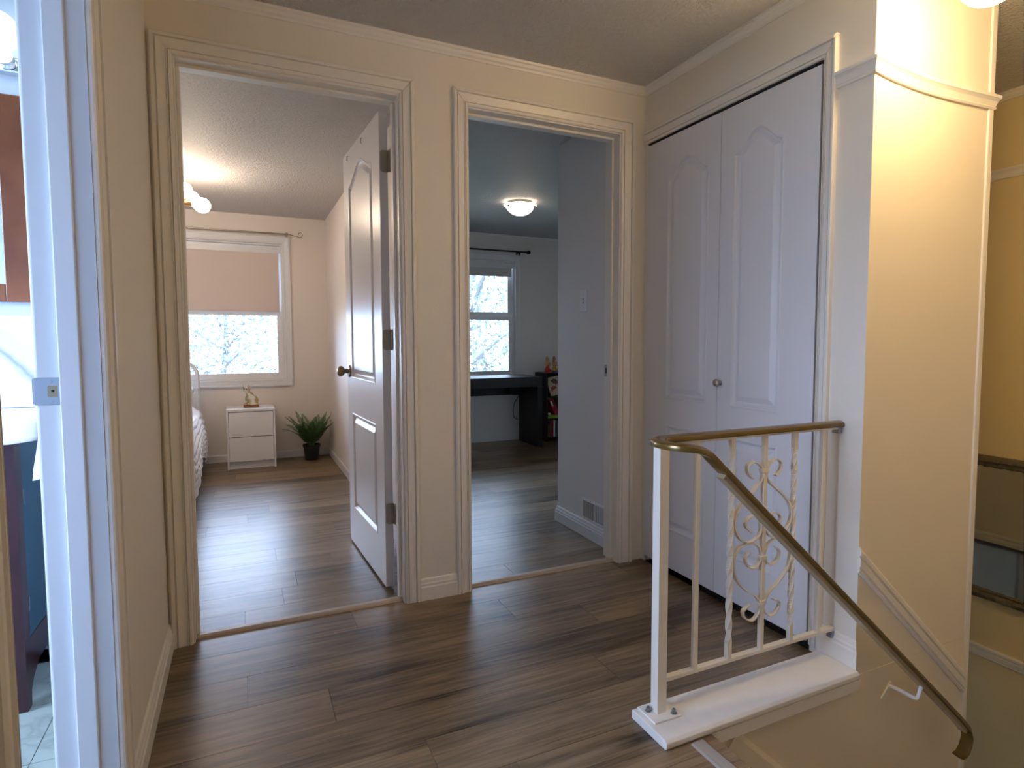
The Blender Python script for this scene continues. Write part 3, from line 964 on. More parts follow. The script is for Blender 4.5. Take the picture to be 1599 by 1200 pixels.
# curtain rods
rod = thing('curtain_rod', 'thin grey metal curtain rod with a scroll end above the bedroom window', 'curtain rod', (-0.4, YW, 2.02))
MB().tube([(-1.88, 3.525, 2.025), (0.395, 3.525, 2.025)], 0.0065, 10).build('rod', M_NICKEL, rod, smooth=True)
sc_pts = []
for i in range(26):
    t = i / 25
    a = -2.6 + t * 6.2
    r = 0.030 * (1 - 0.72 * t)
    sc_pts.append((0.495 + r * math.cos(a), 3.525, 2.040 - 0.008 + r * math.sin(a)))
MB().tube(catmull([(0.395, 3.525, 2.025), (0.425, 3.525, 2.022), (0.45, 3.525, 2.014)], 4) + [Vector(p) for p in sc_pts], 0.0035, 8).build('scroll_finial', M_NICKEL, rod, smooth=True)
for x in (-1.78, 0.385):
    MB().box(x - 0.006, x + 0.006, 3.527, YW, 2.008, 2.016).box(x - 0.008, x + 0.008, YW - 0.003, YW, 1.975, 2.030).tube([(x, 3.526, 2.010), (x, 3.526, 2.040)], 0.010, 10).build('bracket', M_NICKEL, rod)
rod = thing('curtain_rod', 'black curtain rod with a ball end above the study window', 'curtain rod', (2.0, YW, 2.01))
MB().tube([(0.88, 3.525, 2.012), (2.735, 3.525, 2.012)], 0.0085, 10).build('rod', M_BLACKM, rod, smooth=True)
MB().lathe([(0.001, -0.045), (0.010, -0.043), (0.010, -0.03), (0.008, -0.024), (0.016, -0.018), (0.0225, 0.0), (0.016, 0.018), (0.001, 0.023)], (2.770, 3.525, 2.012), (1, 0, 0), 16).build('ball_finial', M_BLACKM, rod, smooth=True)
for x in (0.93, 2.665):
    MB().box(x - 0.006, x + 0.006, 3.525, YW, 1.998, 2.006).box(x - 0.010, x + 0.010, YW - 0.004, YW, 1.965, 2.020).box(x - 0.007, x + 0.007, 3.515, 3.535, 1.975, 2.004).build('bracket', M_BLACKM, rod)

# ------------------------------------------------------------------ stair railing and ledge
YR, YH = -1.065, -1.22
led = thing('stair_ledge', 'white painted wooden ledge board under the iron stair railing', 'ledge', (1.34, -1.10, 0.0))
prof = [(-1.020, 0.0), (-1.020, 0.023), (-1.023, 0.026), (-1.172, 0.026), (-1.180, 0.019), (-1.180, 0.008), (-1.176, 0.0)]
MB().rings([[(0.970, y, z) for y, z in prof], [(1.7295, y, z) for y, z in prof]]).build('ledge_board', M_LEDGE, led, bevel=0.003)
MB().box(1.105, 1.7295, -1.176, -1.152, -0.036, 0.0005).build('fascia', M_LEDGE, led, bevel=0.002)

rl = thing('stair_railing', 'cream iron stair railing with scrollwork and a bronze handrail cap', 'railing', (1.03, YR, 0.026))
MB().box(1.014, 1.046, YR - 0.016, YR + 0.016, 0.026, 0.795).build('newel_post', M_IRON, rl, bevel=0.002)
MB().box(0.985, 1.078, YR - 0.045, YR + 0.040, 0.026, 0.032).build('base_plate', M_LEDGE, rl, bevel=0.002)
for x, y in ((1.002, YR + 0.010), (1.060, YR - 0.030)):
    MB().lathe([(0.001, 0), (0.0095, 0), (0.0095, 0.002), (0.006, 0.002), (0.006, 0.010), (0.0035, 0.014), (0.001, 0.014)], (x, y, 0.032), (0, 0, 1), 6).build('bolt', M_STEEL, rl)
MB().box(1.046, 1.742, YR - 0.007, YR + 0.013, 0.112, 0.124).build('bottom_rail', M_IRON, rl, bevel=0.0015)
MB().box(1.020, 1.738, YR - 0.011, YR + 0.011, 0.789, 0.796).build('top_bar', M_IRON, rl)
for x in (1.156, 1.669):
    MB().box(x - 0.007, x + 0.007, YR - 0.007, YR + 0.007, 0.122, 0.790).build('baluster', M_IRON, rl, bevel=0.001)
MB().box(1.416 - 0.007, 1.416 + 0.007, YR - 0.007, YR + 0.007, 0.122, 0.790).build('baluster', M_IRON, rl, bevel=0.001)
for x in (1.285, 1.543):
    rs = []
    n = 90
    for i in range(n + 1):
        z = 0.122 + (0.790 - 0.122) * i / n
        f = min(1, max(0, (z - 0.17) / 0.57))
        a = f * PI * 5.0
        rs.append([(x + 0.0105 * math.cos(a + k * PI / 2 + PI / 4), YR + 0.0105 * math.sin(a + k * PI / 2 + PI / 4), z) for k in range(4)])
    MB().rings(rs).build('twisted_baluster', M_IRON, rl)
S1 = [(1.369, 0.662), (1.35, 0.679), (1.347, 0.701), (1.372, 0.713), (1.401, 0.696), (1.408, 0.673), (1.399, 0.648), (1.362, 0.619), (1.323, 0.586), (1.301, 0.551), (1.302, 0.514), (1.326, 0.48), (1.357, 0.467), (1.388, 0.475), (1.406, 0.499), (1.405, 0.526), (1.38, 0.546), (1.352, 0.54), (1.343, 0.52), (1.369, 0.496)]
S2 = [(1.363, 0.436), (1.345, 0.42), (1.356, 0.394), (1.382, 0.385), (1.405, 0.403), (1.408, 0.427), (1.392, 0.453), (1.357, 0.464), (1.32, 0.455), (1.3, 0.425), (1.299, 0.392), (1.314, 0.356), (1.349, 0.321), (1.391, 0.294), (1.408, 0.261), (1.402, 0.238), (1.377, 0.221), (1.348, 0.235), (1.341, 0.258), (1.369, 0.272)]
for S in (S1, S2):
    for sgn in (1, -1):
        pts = [(p.x if sgn > 0 else 2 * 1.416 - p.x, p.y) for p in catmull([(a, b, 0) for a, b in S], 5)]
        MB().ribbon(pts, YR, 0.0062, 0.0021).build('scroll', M_IRON, rl)
for z in (0.682, 0.516, 0.412, 0.272):
    MB().box(1.402, 1.430, YR - 0.0085, YR + 0.0085, z - 0.007, z + 0.007).build('collar', M_IRON, rl, bevel=0.002)
# bronze cap: level part, U-turn round the newel, then down the flight
path = [(1.748, YR, 0.803), (1.60, YR, 0.803), (1.40, YR, 0.803), (1.20, YR, 0.803), (1.06, YR, 0.803), (1.028, YR - 0.004, 0.803), (1.000, YR - 0.022, 0.803), (0.983, YR - 0.058, 0.803),
        (0.985, YR - 0.100, 0.803), (1.000, YR - 0.132, 0.803), (1.024, YH + 0.006, 0.800), (1.050, YH, 0.789), (1.078, YH, 0.766), (1.110, YH, 0.737)]
slope = (-0.210 - 0.737) / (2.170 - 1.110)
for i in range(1, 9):
    x = 1.110 + (2.170 - 1.110) * i / 8
    path.append((x, YH, 0.737 + slope * (x - 1.110)))
path += [(2.205, YH, -0.243), (2.236, YH, -0.276), (2.252, YH, -0.312), (2.246, YH, -0.346), (2.226, YH, -0.368), (2.206, YH, -0.372)]
pp = catmull(path, 4)
rs = []
for i, p in enumerate(pp):
    d = (pp[min(i + 1, len(pp) - 1)] - pp[max(i - 1, 0)]).normalized()
    s = d.cross(Vector((0, 0, 1)))
    s = s.normalized() if s.length > 0.15 else Vector((0, 1, 0))
    if abs(s.y) > 0.9 and i > len(pp) // 2:
        s = Vector((0, -1, 0)) if s.y < 0 else Vector((0, -1, 0))
    n = s.cross(d)
    ring = []
    for a, b in ((-0.019, -0.006), (-0.021, 0.0), (-0.019, 0.007), (-0.011, 0.0115), (0.0, 0.013), (0.011, 0.0115), (0.019, 0.007), (0.021, 0.0), (0.019, -0.006), (0.011, -0.007), (-0.011, -0.007)):
        tp = 1.0 if i < len(pp) - 16 else 0.55
        ring.append(p + s * a + n * b * tp)
    rs.append(ring)
MB().rings(rs).build('handrail_cap', M_BRONZE, rl, smooth=True)
# steel flat under the sloping cap
fl_path = [p for p in pp if p.x > 1.10 and p.y < YH + 0.004][0:-16]
rs = []
for i, p in enumerate(fl_path):
    d = (fl_path[min(i + 1, len(fl_path) - 1)] - fl_path[max(i - 1, 0)]).normalized()
    n = Vector((0, -1, 0)).cross(d)
    if n.z < 0: n = -n
    rs.append([p + Vector((0, a, 0)) + n * b for a, b in ((-0.014, -0.004), (0.014, -0.004), (0.014, -0.0185), (-0.014, -0.0185))])
MB().rings(rs).build('handrail_bar', M_BAR, rl)
# wall brackets
br = MB()
br.obox((1.905, YS - 0.001, -0.095), (0.7, 0, 0.714), (0, 1, 0), (-0.714, 0, 0.7), -0.035, 0.035, -0.006, 0.001, -0.010, 0.010)
br.build('bracket_plate', M_IRON, rl, bevel=0.001)
MB().tube(catmull([(1.912, YS - 0.005, -0.078), (1.93, YS - 0.030, -0.084), (1.955, YH + 0.006, -0.098), (1.965, YH, -0.092), (1.975, YH, -0.070), (1.984, YH, -0.055)], 5), 0.0065, 8).build('bracket_arm', M_WHITEP, rl, smooth=True)
MB().box(1.726, 1.745, YR - 0.012, YR + 0.012, 0.775, 0.795).build('wall_tab', M_STEEL, rl)
MB().box(1.726, 1.745, YR - 0.010, YR + 0.010, 0.092, 0.112).build('wall_tab', M_STEEL, rl)

# stairs
st = struct_empty('floor', (1.10, -1.6, 0.0))
MB().rings([[(1.045 + q, -1.186, z) for q, z in ((0, 0.0005), (0.006, 0.004), (0.040, 0.004), (0.046, 0.0005))], [(1.045 + q, -2.10, z) for q, z in ((0, 0.0005), (0.006, 0.004), (0.040, 0.004), (0.046, 0.0005))]]).build('nosing_strip', M_GREYSTRIP, st)
MB().box(1.09, 1.125, -2.10, YS - 0.017, -0.030, 0.0).build('tread_nosing', M_PLANK, st)
for i in range(7):
    x = 1.10 + 0.2105 * i
    z = -0.194 * i
    MB().box(x - 0.01, x + 0.004, -2.10, YS - 0.017, z - 0.194, z - 0.0062).build('riser', M_STAIRWALL, st)
    if i < 6:
        MB().box(x + 0.004, x + 0.235, -2.10, YS - 0.017, z - 0.219, z - 0.194).build('tread', M_PLANK, st)
MB().box(2.36, XF, -2.10, YS + 0.15, -1.40, -1.358).build('landing', M_PLANK, st)

# ------------------------------------------------------------------ mirror on the far wall
mr = thing('wall_mirror', 'wide mirror in a weathered ornate wooden frame on the yellow landing wall', 'mirror', (XF, -0.75, -0.21))
MB().box(XF - 0.022, XF - 0.014, -1.265, -0.235, -0.165, 0.462).build('mirror_glass', M_MIRROR, mr)
MB().box(XF - 0.014, XF - 0.001, -1.27, -0.23, -0.17, 0.466).build('backing', M_SUB, mr)
fp = [(0, 0.0), (0, 0.020), (0.010, 0.030), (0.020, 0.026), (0.032, 0.038), (0.046, 0.034), (0.056, 0.020), (0.056, 0.0)]
y0, y1, z0, z1 = -1.31, -0.19, -0.212, 0.506
P = [(y0, z0, 1, 1), (y1, z0, -1, 1), (y1, z1, -1, -1), (y0, z1, 1, -1)]
rnd = random.Random(4)
for i in range(4):
    a, b = P[i], P[(i + 1) % 4]
    rs = []
    n = 60
    for k in range(n + 1):
        t = k / n
        w = 1.0 if 0 < k < n else 0.0
        ring = []
        for q, d in fp:
            q = 0.056 - q
            yy = (a[0] + a[2] * q) * (1 - t) + (b[0] + b[2] * q) * t
            zz = (a[1] + a[3] * q) * (1 - t) + (b[1] + b[3] * q) * t
            dd = d * (1 + w * 0.22 * (rnd.random() - 0.5) + w * 0.12 * math.sin(k * 1.9))
            ring.append((XF - 0.0005 - dd, yy, zz))
        rs.append(ring)
    MB().rings(rs).build('frame_side', M_FRAMEW, mr, smooth=True)

# ------------------------------------------------------------------ lamps
GX, GY = 1.785, -1.440
gl = thing('ceiling_lamp', 'round opal globe lamp glowing warm on the stairwell ceiling', 'lamp', (GX, GY, ZC))
MB().lathe([(0.001, 0), (0.075, 0), (0.075, -0.012), (0.050, -0.022), (0.016, -0.026), (0.012, -0.13), (0.040, -0.138), (0.044, -0.155), (0.001, -0.155)], (GX, GY, ZC - 0.001), (0, 0, 1), 24).build('canopy', M_BRASS, gl, smooth=True)
pr = []
for i in range(15):
    a = 0.55 + (PI - 0.55) * i / 14
    pr.append((max(0.001, 0.078 * math.sin(a)), -0.222 + 0.078 * math.cos(a)))
MB().lathe(pr, (GX, GY, ZC), (0, 0, 1), 28).build('globe', M_GLOBE, gl, smooth=True)

LB = Vector((-0.430, 2.14, 1.960))
pl = thing('ceiling_lamp', 'brass branched ceiling lamp with round bare bulbs in the left bedroom', 'lamp', (LB.x, LB.y, ZR))
MB().lathe([(0.001, 0), (0.06, 0), (0.06, -0.014), (0.014, -0.022), (0.009, -0.03), (0.009, -0.20), (0.022, -0.212), (0.026, -0.230), (0.022, -0.248), (0.001, -0.256)], (LB.x, LB.y, ZR - 0.001), (0, 0, 1), 20).build('stem', M_BRASS, pl, smooth=True)


def bulb_arm(end):
    end = Vector(end)
    d = (end - LB).normalized()
    L_ = (end - LB).length
    MB().tube([LB + d * 0.02, LB + d * (L_ - 0.112)], 0.0045, 8).build('arm', M_BLACKM, pl, smooth=True)
    so = MB().lathe([(0.001, 0), (0.014, 0), (0.016, 0.004), (0.016, 0.058), (0.001, 0.058)], LB + d * (L_ - 0.115), d, 16).build('socket', M_BRASS, pl, smooth=True)
    MB().lathe([(0.001, 0), (0.013, 0), (0.018, 0.008), (0.032, 0.022), (0.043, 0.038), (0.0475, 0.058), (0.045, 0.075), (0.034, 0.092), (0.018, 0.102), (0.001, 0.105)],
               LB + d * (L_ - 0.058), d, 20).build('bulb', M_BULB, so, smooth=True)


for e in ((-0.205, 2.10, 1.943), (-0.312, 2.25, 2.062), (-0.276, 2.32, 2.026), (-0.50, 2.36, 1.99), (-0.66, 2.20, 1.94), (-0.58, 1.97, 2.03)):
    bulb_arm(e)

bw = thing('ceiling_lamp', 'flush ceiling lamp with a frosted glass bowl in the study', 'lamp', (2.04, 2.12, ZR))
MB().lathe([(0.001, 0), (0.098, 0), (0.098, -0.018), (0.086, -0.024), (0.001, -0.024)], (2.04, 2.12, ZR - 0.001), (0, 0, 1), 32).build('base_ring', M_NICKEL, bw, smooth=True)
MB().lathe([(0.131, -0.028), (0.133, -0.032), (0.121, -0.040), (0.112, -0.048), (0.096, -0.072), (0.070, -0.094), (0.040, -0.106), (0.001, -0.109)], (2.04, 2.12, ZR), (0, 0, 1), 36).build('glass_bowl', M_BOWL, bw, smooth=True)
for k in range(3):
    a = k * 2 * PI / 3 - 0.75
    MB().lathe([(0.001, 0), (0.008, 0), (0.011, 0.006), (0.008, 0.014), (0.001, 0.015)], (2.04 + 0.117 * math.cos(a), 2.12 + 0.117 * math.sin(a), ZR - 0.044), (math.cos(a) * 0.6, math.sin(a) * 0.6, -0.5), 12).build('clip', M_NICKEL, bw, smooth=True)

# ------------------------------------------------------------------ left bedroom: bed, nightstand, cat figurine, fern
bed = thing('bed', 'white metal tube bed against the left side of the bedroom window wall', 'bed', (-1.2, 2.4, 0))
hb = MB()
arc = [(-0.350, 3.47, 0.0), (-0.350, 3.47, 0.45), (-0.350, 3.47, 0.74)]
for i in range(9):
    a = i * PI / 2 / 8
    arc.append((-0.350 - 0.11 + 0.11 * math.cos(a), 3.47, 0.785 + 0.11 * math.sin(a)))
arc.append((-1.94, 3.47, 0.895))
hb.tube(arc, 0.0165, 12)
hb.build('headboard_tube', M_BEDMETAL, bed, smooth=True)
for x in (-0.70, -1.0, -1.3, -1.6):
    MB().tube([(x, 3.47, 0.35), (x, 3.47, 0.893)], 0.008, 8).build('headboard_bar', M_BEDMETAL, bed, smooth=True)
MB().tube([(-0.350, 3.47, 0.45), (-1.94, 3.47, 0.45)], 0.012, 8).build('cross_rail', M_BEDMETAL, bed, smooth=True)
MB().box(-1.93, -0.37, 1.62, 3.45, 0.22, 0.27).build('bed_base', M_BEDMETAL, bed)
for x in (-0.40, -1.9):
    MB().tube([(x, 1.66, 0), (x, 1.66, 0.24)], 0.018, 10).build('leg', M_BEDMETAL, bed)
MB().box(-1.93, -0.36, 1.60, 3.44, 0.27, 0.47).build('mattress', M_LINEN, bed, bevel=0.03)
# ruffled spread hanging over the side: grid along the bed, profile across it
mb = MB()
ny, npf = 170, 80
rows = []
for i in range(ny + 1):
    y = 1.50 + (3.30 - 1.50) * i / ny
    row = []
    drop = 0.12 + 0.05 * math.sin(y * 5.2) + 0.03 * math.sin(y * 11 + 1)
    ruff_phase = 0.6 * math.sin(y * 9.0)
    for k in range(npf + 1):
        t = k / npf
        if t < 0.35:                       # over the top
            q = t / 0.35
            x = -1.90 + (1.55) * q
            z = 0.500 + 0.05 * math.sin(min(1, q) * PI) + 0.010 * math.sin(q * 60 + ruff_phase)
            z -= 0.03 * max(0, q - 0.9) * 10 * 0.5
            z += 0.09 * math.exp(-((y - 3.12) / 0.14) ** 2) * (0.6 + 0.4 * q)
        else:
            q = (t - 0.35) / 0.65
            zt = 0.500
            z = zt + (drop - zt) * q
            bulge = 0.055 * math.sin(PI * min(1, q * 0.75 + 0.12)) + 0.02 * q
            x = -0.352 + bulge + 0.010 * abs(math.sin(q * 26 + ruff_phase)) + 0.005 * math.sin(y * 60 + 6 * math.sin(q * 6)) * q + 0.016 * math.sin(y * 9) * q
        row.append((x, y, z))
    rows.append(row)
mb.rings(rows, close=False, cap0=False, cap1=False)
tag(mb.build('bedspread', M_LINEN, smooth=True, base=(-1.0, 2.4, 0.5), normals=True), 'white ruffled bedspread hanging over the side of the bed', 'bedspread')
pw = MB()
rs = []
for i in range(13):
    th = PI * i / 12
    s = max(math.sin(th), 0.02) ** 0.45
    rs.append([(-0.66 + 0.30 * math.copysign(abs(math.cos(2 * PI * j / 24)) ** 0.6, math.cos(2 * PI * j / 24)) * s, 3.21 + 0.17 * math.copysign(abs(math.sin(2 * PI * j / 24)) ** 0.6, math.sin(2 * PI * j / 24)) * s, 0.672 + 0.075 * math.cos(th)) for j in range(24)])
pw.rings(rs)
tag(pw.build('pillow', M_LINEN, smooth=True, base=(-0.66, 3.21, 0.58)), 'white pillow on the bed below the headboard arch', 'pillow')

ns = thing('nightstand', 'white two-drawer nightstand under the bedroom window', 'nightstand', (0.05, 3.37, 0))
X0, X1, Y0, Y1, ZT = -0.137, 0.234, 3.20, 3.575, 0.505
MB().box(X0 + 0.001, X1 - 0.001, Y0 - 0.004, Y1, ZT - 0.020, ZT).build('top', M_WHITEL, ns, bevel=0.001)
for x in (X0, X1 - 0.015):
    MB().box(x, x + 0.015, Y0, Y1, 0, ZT - 0.0205).build('side_panel', M_WHITEL, ns, bevel=0.0008)
MB().box(X0 + 0.016, X1 - 0.016, Y1 - 0.012, Y1, 0.03, ZT - 0.021).build('back_panel', M_WHITEL, ns)
MB().box(X0 + 0.016, X1 - 0.016, Y0 + 0.025, Y0 + 0.035, 0.002, 0.075).build('plinth', M_WHITEL, ns)
for za, zb in ((0.066, 0.268), (0.274, 0.480)):
    MB().box(X0 + 0.017, X1 - 0.017, Y0 + 0.001, Y0 + 0.018, za, zb).box(X0 + 0.03, X1 - 0.03, Y0 + 0.018, Y1 - 0.02, za + 0.01, zb - 0.03).build('drawer', M_WHITEL, ns, bevel=0.001)


def blob(name, parts, m, parent=None, base=None, voxel=0.004, smooth_it=4):
    """ellipsoids (centre, radii, optional tilt about y) fused into one continuous skin"""
    mb = MB()
    for p in parts:
        c, r = Vector(p[0]), p[1]
        n0 = len(mb.v)
        mb.ellipsoid((0, 0, 0), r, 14, 9)
        R = p[2] if len(p) > 2 else Matrix.Identity(3)
        for i in range(n0, len(mb.v)):
            mb.v[i] = tuple(R @ Vector(mb.v[i]) + c)
    o = mb.build(name, m, parent, base=base)
    rm = o.modifiers.new('fuse', 'REMESH'); rm.mode = 'VOXEL'; rm.voxel_size = voxel; rm.use_smooth_shade = True
    s = o.modifiers.new('soften', 'SMOOTH'); s.factor = 0.5; s.iterations = smooth_it
    return o


def cat_mat():
    m = bpy.data.materials.new('white_and_gold_cat_glaze')
    nt, N, L, P = nodes_of(m)
    g = N.new('ShaderNodeNewGeometry')
    n = N.new('ShaderNodeTexNoise'); n.inputs['Scale'].default_value = 22; n.inputs['Detail'].default_value = 2
    L.new(g.outputs['Position'], n.inputs['Vector'])
    r = N.new('ShaderNodeValToRGB'); e = r.color_ramp.elements
    e[0].position, e[0].color = 0.38, (0.66, 0.66, 0.58, 1)
    e[1].position, e[1].color = 0.56, (0.36, 0.27, 0.11, 1)
    L.new(n.outputs['Fac'], r.inputs['Fac']); L.new(r.outputs['Color'], P.inputs['Base Color'])
    P.inputs['Roughness'].default_value = 0.25
    return m


M_CAT = cat_mat()
M_CATBASE = mat('reddish_wood_base', (0.26, 0.085, 0.035), 0.4)
CX, CY, CZ0 = 0.052, 3.36, ZT
ct = thing('cat_figurine', 'small white and gold seated cat figurine on the nightstand', 'figurine', (CX, CY, CZ0))
MB().box(CX - 0.058, CX + 0.062, CY - 0.035, CY + 0.035, CZ0 + 0.0005, CZ0 + 0.018).build('wooden_base', M_CATBASE, ct, bevel=0.004)
Rt = Matrix.Rotation(math.radians(28), 3, 'Y')
Zb = CZ0 + 0.018
blob('body', [((CX + 0.018, CY, Zb + 0.040), (0.044, 0.030, 0.044)), ((CX + 0.000, CY, Zb + 0.072), (0.030, 0.026, 0.046), Matrix.Rotation(math.radians(-22), 3, 'Y')),
              ((CX - 0.020, CY, Zb + 0.108), (0.020, 0.019, 0.024)), ((CX - 0.028, CY - 0.002, Zb + 0.133), (0.027, 0.026, 0.024)), ((CX - 0.044, CY - 0.012, Zb + 0.126), (0.013, 0.013, 0.011)),
              ((CX - 0.034, CY - 0.012, Zb + 0.040), (0.0105, 0.010, 0.044)), ((CX - 0.034, CY + 0.012, Zb + 0.040), (0.0105, 0.010, 0.044)),
              ((CX - 0.042, CY - 0.013, Zb + 0.008), (0.016, 0.010, 0.009)), ((CX - 0.042, CY + 0.013, Zb + 0.008), (0.016, 0.010, 0.009)),
              ((CX + 0.010, CY - 0.026, Zb + 0.022), (0.030, 0.012, 0.024)), ((CX - 0.012, CY - 0.028, Zb + 0.008), (0.018, 0.010, 0.009)),
              ((CX + 0.010, CY + 0.026, Zb + 0.022), (0.030, 0.012, 0.024)),
              ((CX + 0.055, CY - 0.010, Zb + 0.010), (0.016, 0.012, 0.009)), ((CX + 0.035, CY - 0.028, Zb + 0.009), (0.024, 0.009, 0.008))], M_CAT, ct, voxel=0.003, smooth_it=3)
for sx, dy in ((-0.016, -0.014), (0.010, 0.010)):
    ex, ey = CX - 0.030 + sx, CY + dy * 0.6
    er = MB().lathe([(0.001, 0), (0.0135, 0.0), (0.0110, 0.012), (0.0055, 0.025), (0.0005, 0.032)], (ex, ey, Zb + 0.145), (sx * 22, dy * 4, 1), 10).build('ear', M_CAT, ct, smooth=True)
M_EYE = mat('dark_glaze', (0.02, 0.02, 0.03), 0.2)
for dx, dy in ((-0.047, -0.016), (-0.030, -0.026)):
    MB().ellipsoid((CX + dx - 0.001, CY + dy, Zb + 0.138), (0.0058, 0.0045, 0.0058), 10, 6).build('eye', M_EYE, ct, smooth=True)
MB().ellipsoid((CX - 0.054, CY - 0.019, Zb + 0.129), (0.003, 0.003, 0.0022), 8, 5).build('nose', M_EYE, ct, smooth=True)

# fern
FX, FY = 0.538, 3.39
pf = thing('potted_fern', 'green fern in a black pot in the bedroom corner', 'plant', (FX, FY, 0))
MB().lathe([(0.001, 0.0), (0.056, 0.0), (0.058, 0.004), (0.070, 0.118), (0.075, 0.120), (0.076, 0.142), (0.070, 0.142), (0.067, 0.122), (0.001, 0.120)], (FX, FY, 0.0), (0, 0, 1), 28).build('pot', M_POT, pf, smooth=True)
MB().lathe([(0.001, 0.128), (0.04, 0.127), (0.067, 0.122)], (FX, FY, 0.0), (0, 0, 1), 20).build('soil', M_SOIL, pf)
rnd = random.Random(11)
for k in range(30):
    az = k * 2.39996 + rnd.uniform(-0.25, 0.25)
    lean = rnd.uniform(0.15, 1.0)
    Lf = rnd.uniform(0.26, 0.36)
    dirv = Vector((math.cos(az), math.sin(az) * 0.75, 0))
    if FX + dirv.x * Lf * lean > 0.715: lean *= 0.55
    if FY + dirv.y * Lf * lean > 3.58: lean *= 0.5
    pts = []
    n = 26
    p = Vector((FX, FY, 0.128)) + dirv * 0.018
    el = PI / 2 - 0.25 - 0.35 * lean
    for i in range(n + 1):
        pts.append(p.copy())
        el -= (0.9 * lean + 0.12) / n * (0.4 + 1.2 * i / n)
        p = p + (dirv * math.cos(el) + Vector((0, 0, math.sin(el)))) * (Lf / n)
        p.x = min(p.x, 0.712); p.y = min(p.y, 3.588)
    mb = MB()
    mb.tube(pts[::3] + [pts[-1]], 0.0015, 4)
    side = Vector((-dirv.y, dirv.x, 0)).normalized()
    for i in range(4, n):
        f = i / n
        w = 0.062 * math.sin(PI * min(1, (f * 0.93 + 0.07)) ** 0.8) + 0.004
        tv = (pts[min(i + 1, n)] - pts[i - 1]).normalized()
        upn = side.cross(tv)
        for s in (-1, 1):
            a = pts[i]
            tip = a + side * s * w + tv * w * 0.32 - Vector((0, 0, 0.12 * w)) + upn * rnd.uniform(-0.004, 0.004)
            tip.x = min(tip.x, 0.716); tip.y = min(tip.y, 3.596)
            m1 = a * 0.55 + tip * 0.45 + tv * 0.0055
            m2 = a * 0.55 + tip * 0.45 - tv * 0.0055
            n0 = len(mb.v)
            mb.v += [tuple(a), tuple(m1), tuple(tip), tuple(m2)]
            mb.f.append((n0, n0 + 1, n0 + 2, n0 + 3))
    mb.build('frond', M_FERN, pf, normals=False)

# ------------------------------------------------------------------ second bedroom / study: desk, shelf, figurines, books
dk = thing('desk', 'black brown panel desk standing under the study window', 'desk', (2.1, 3.28, 0))
MB().box(1.42, 2.708, 3.066, 3.53, 0.612, 0.712).build('desktop', M_BLACK, dk, bevel=0.002)
MB().box(2.655, 2.708, 3.066, 3.53, 0, 0.6115).build('side_panel', M_BLACK, dk, bevel=0.002)
MB().box(1.42, 1.473, 3.066, 3.53, 0, 0.6115).build('side_panel', M_BLACK, dk, bevel=0.002)
MB().box(1.474, 2.654, 3.50, 3.52, 0.50, 0.6115).build('back_rail', M_BLACK, dk)
# cable bundle and cord below the desk
cb = thing('power_cable', 'coiled black power cable hanging below the desk top', 'cable', (2.56, 3.44, 0.38))
MB().box(2.50, 2.62, 3.42, 3.48, 0.530, 0.6115).build('power_block', M_PLASTIC, cb, bevel=0.008)
co = []
for i in range(40):
    a = i * 0.55
    co.append((2.525 + 0.038 * math.cos(a) + i * 0.0018, 3.405 - 0.006 * math.sin(a * 0.3), 0.540 + 0.032 * math.sin(a)))
MB().tube(catmull(co, 2), 0.004, 6).build('coil', M_PLASTIC, cb, smooth=True)
MB().tube(catmull([(2.60, 3.42, 0.535), (2.615, 3.45, 0.49), (2.590, 3.50, 0.41), (2.588, 3.53, 0.32), (2.61, 3.555, 0.25), (2.66, 3.575, 0.225)], 6), 0.004, 6).build('cord', M_PLASTIC, cb, smooth=True)

sh = thing('bookshelf', 'low black bookshelf in the study corner beside the desk', 'bookshelf', (3.16, 3.42, 0))
SX0, SX1, SY0, SY1 = 2.872, 3.456, 3.30, 3.585
for x in (SX0, SX1 - 0.018):
    MB().box(x, x + 0.018, SY0, SY1, 0, 0.732).build('side_panel', M_BLACK, sh, bevel=0.001)
for z in (0.714, 0.462, 0.232, 0.030):
    MB().box(SX0 + 0.0185, SX1 - 0.0185, SY0 + (0 if z > 0.7 else 0.004), SY1, z, z + 0.018).build('shelf', M_BLACK, sh, bevel=0.001)
MB().box(SX0 + 0.0185, SX1 - 0.0185, SY1 - 0.008, SY1, 0.05, 0.71).build('back_panel', M_BLACK, sh)


def book(label, cover, o, ax, ay, az, w, d, h, group=None, art=None):
    """w thickness, d depth, h height, axes given"""
    b = thing('book', label, 'book', o, group)
    o = Vector(o)
    ax, ay, az = Vector(ax), Vector(ay), Vector(az)
    MB().obox(o, ax, ay, az, 0, 0.003, 0, d, 0, h).obox(o, ax, ay, az, w - 0.003, w, 0, d, 0, h).obox(o, ax, ay, az, 0, w, 0, 0.003, 0, h).build('cover', cover, b)
    MB().obox(o, ax, ay, az, 0.003, w - 0.003, 0.003, d - 0.004, 0.003, h - 0.003).build('pages', M_PAGES, b)
    if art:
        MB().obox(o, ax, ay, az, 0.004, w - 0.004, -0.0008, 0.0, h * 0.55, h * 0.85).build('spine_label', art, b)
    return b


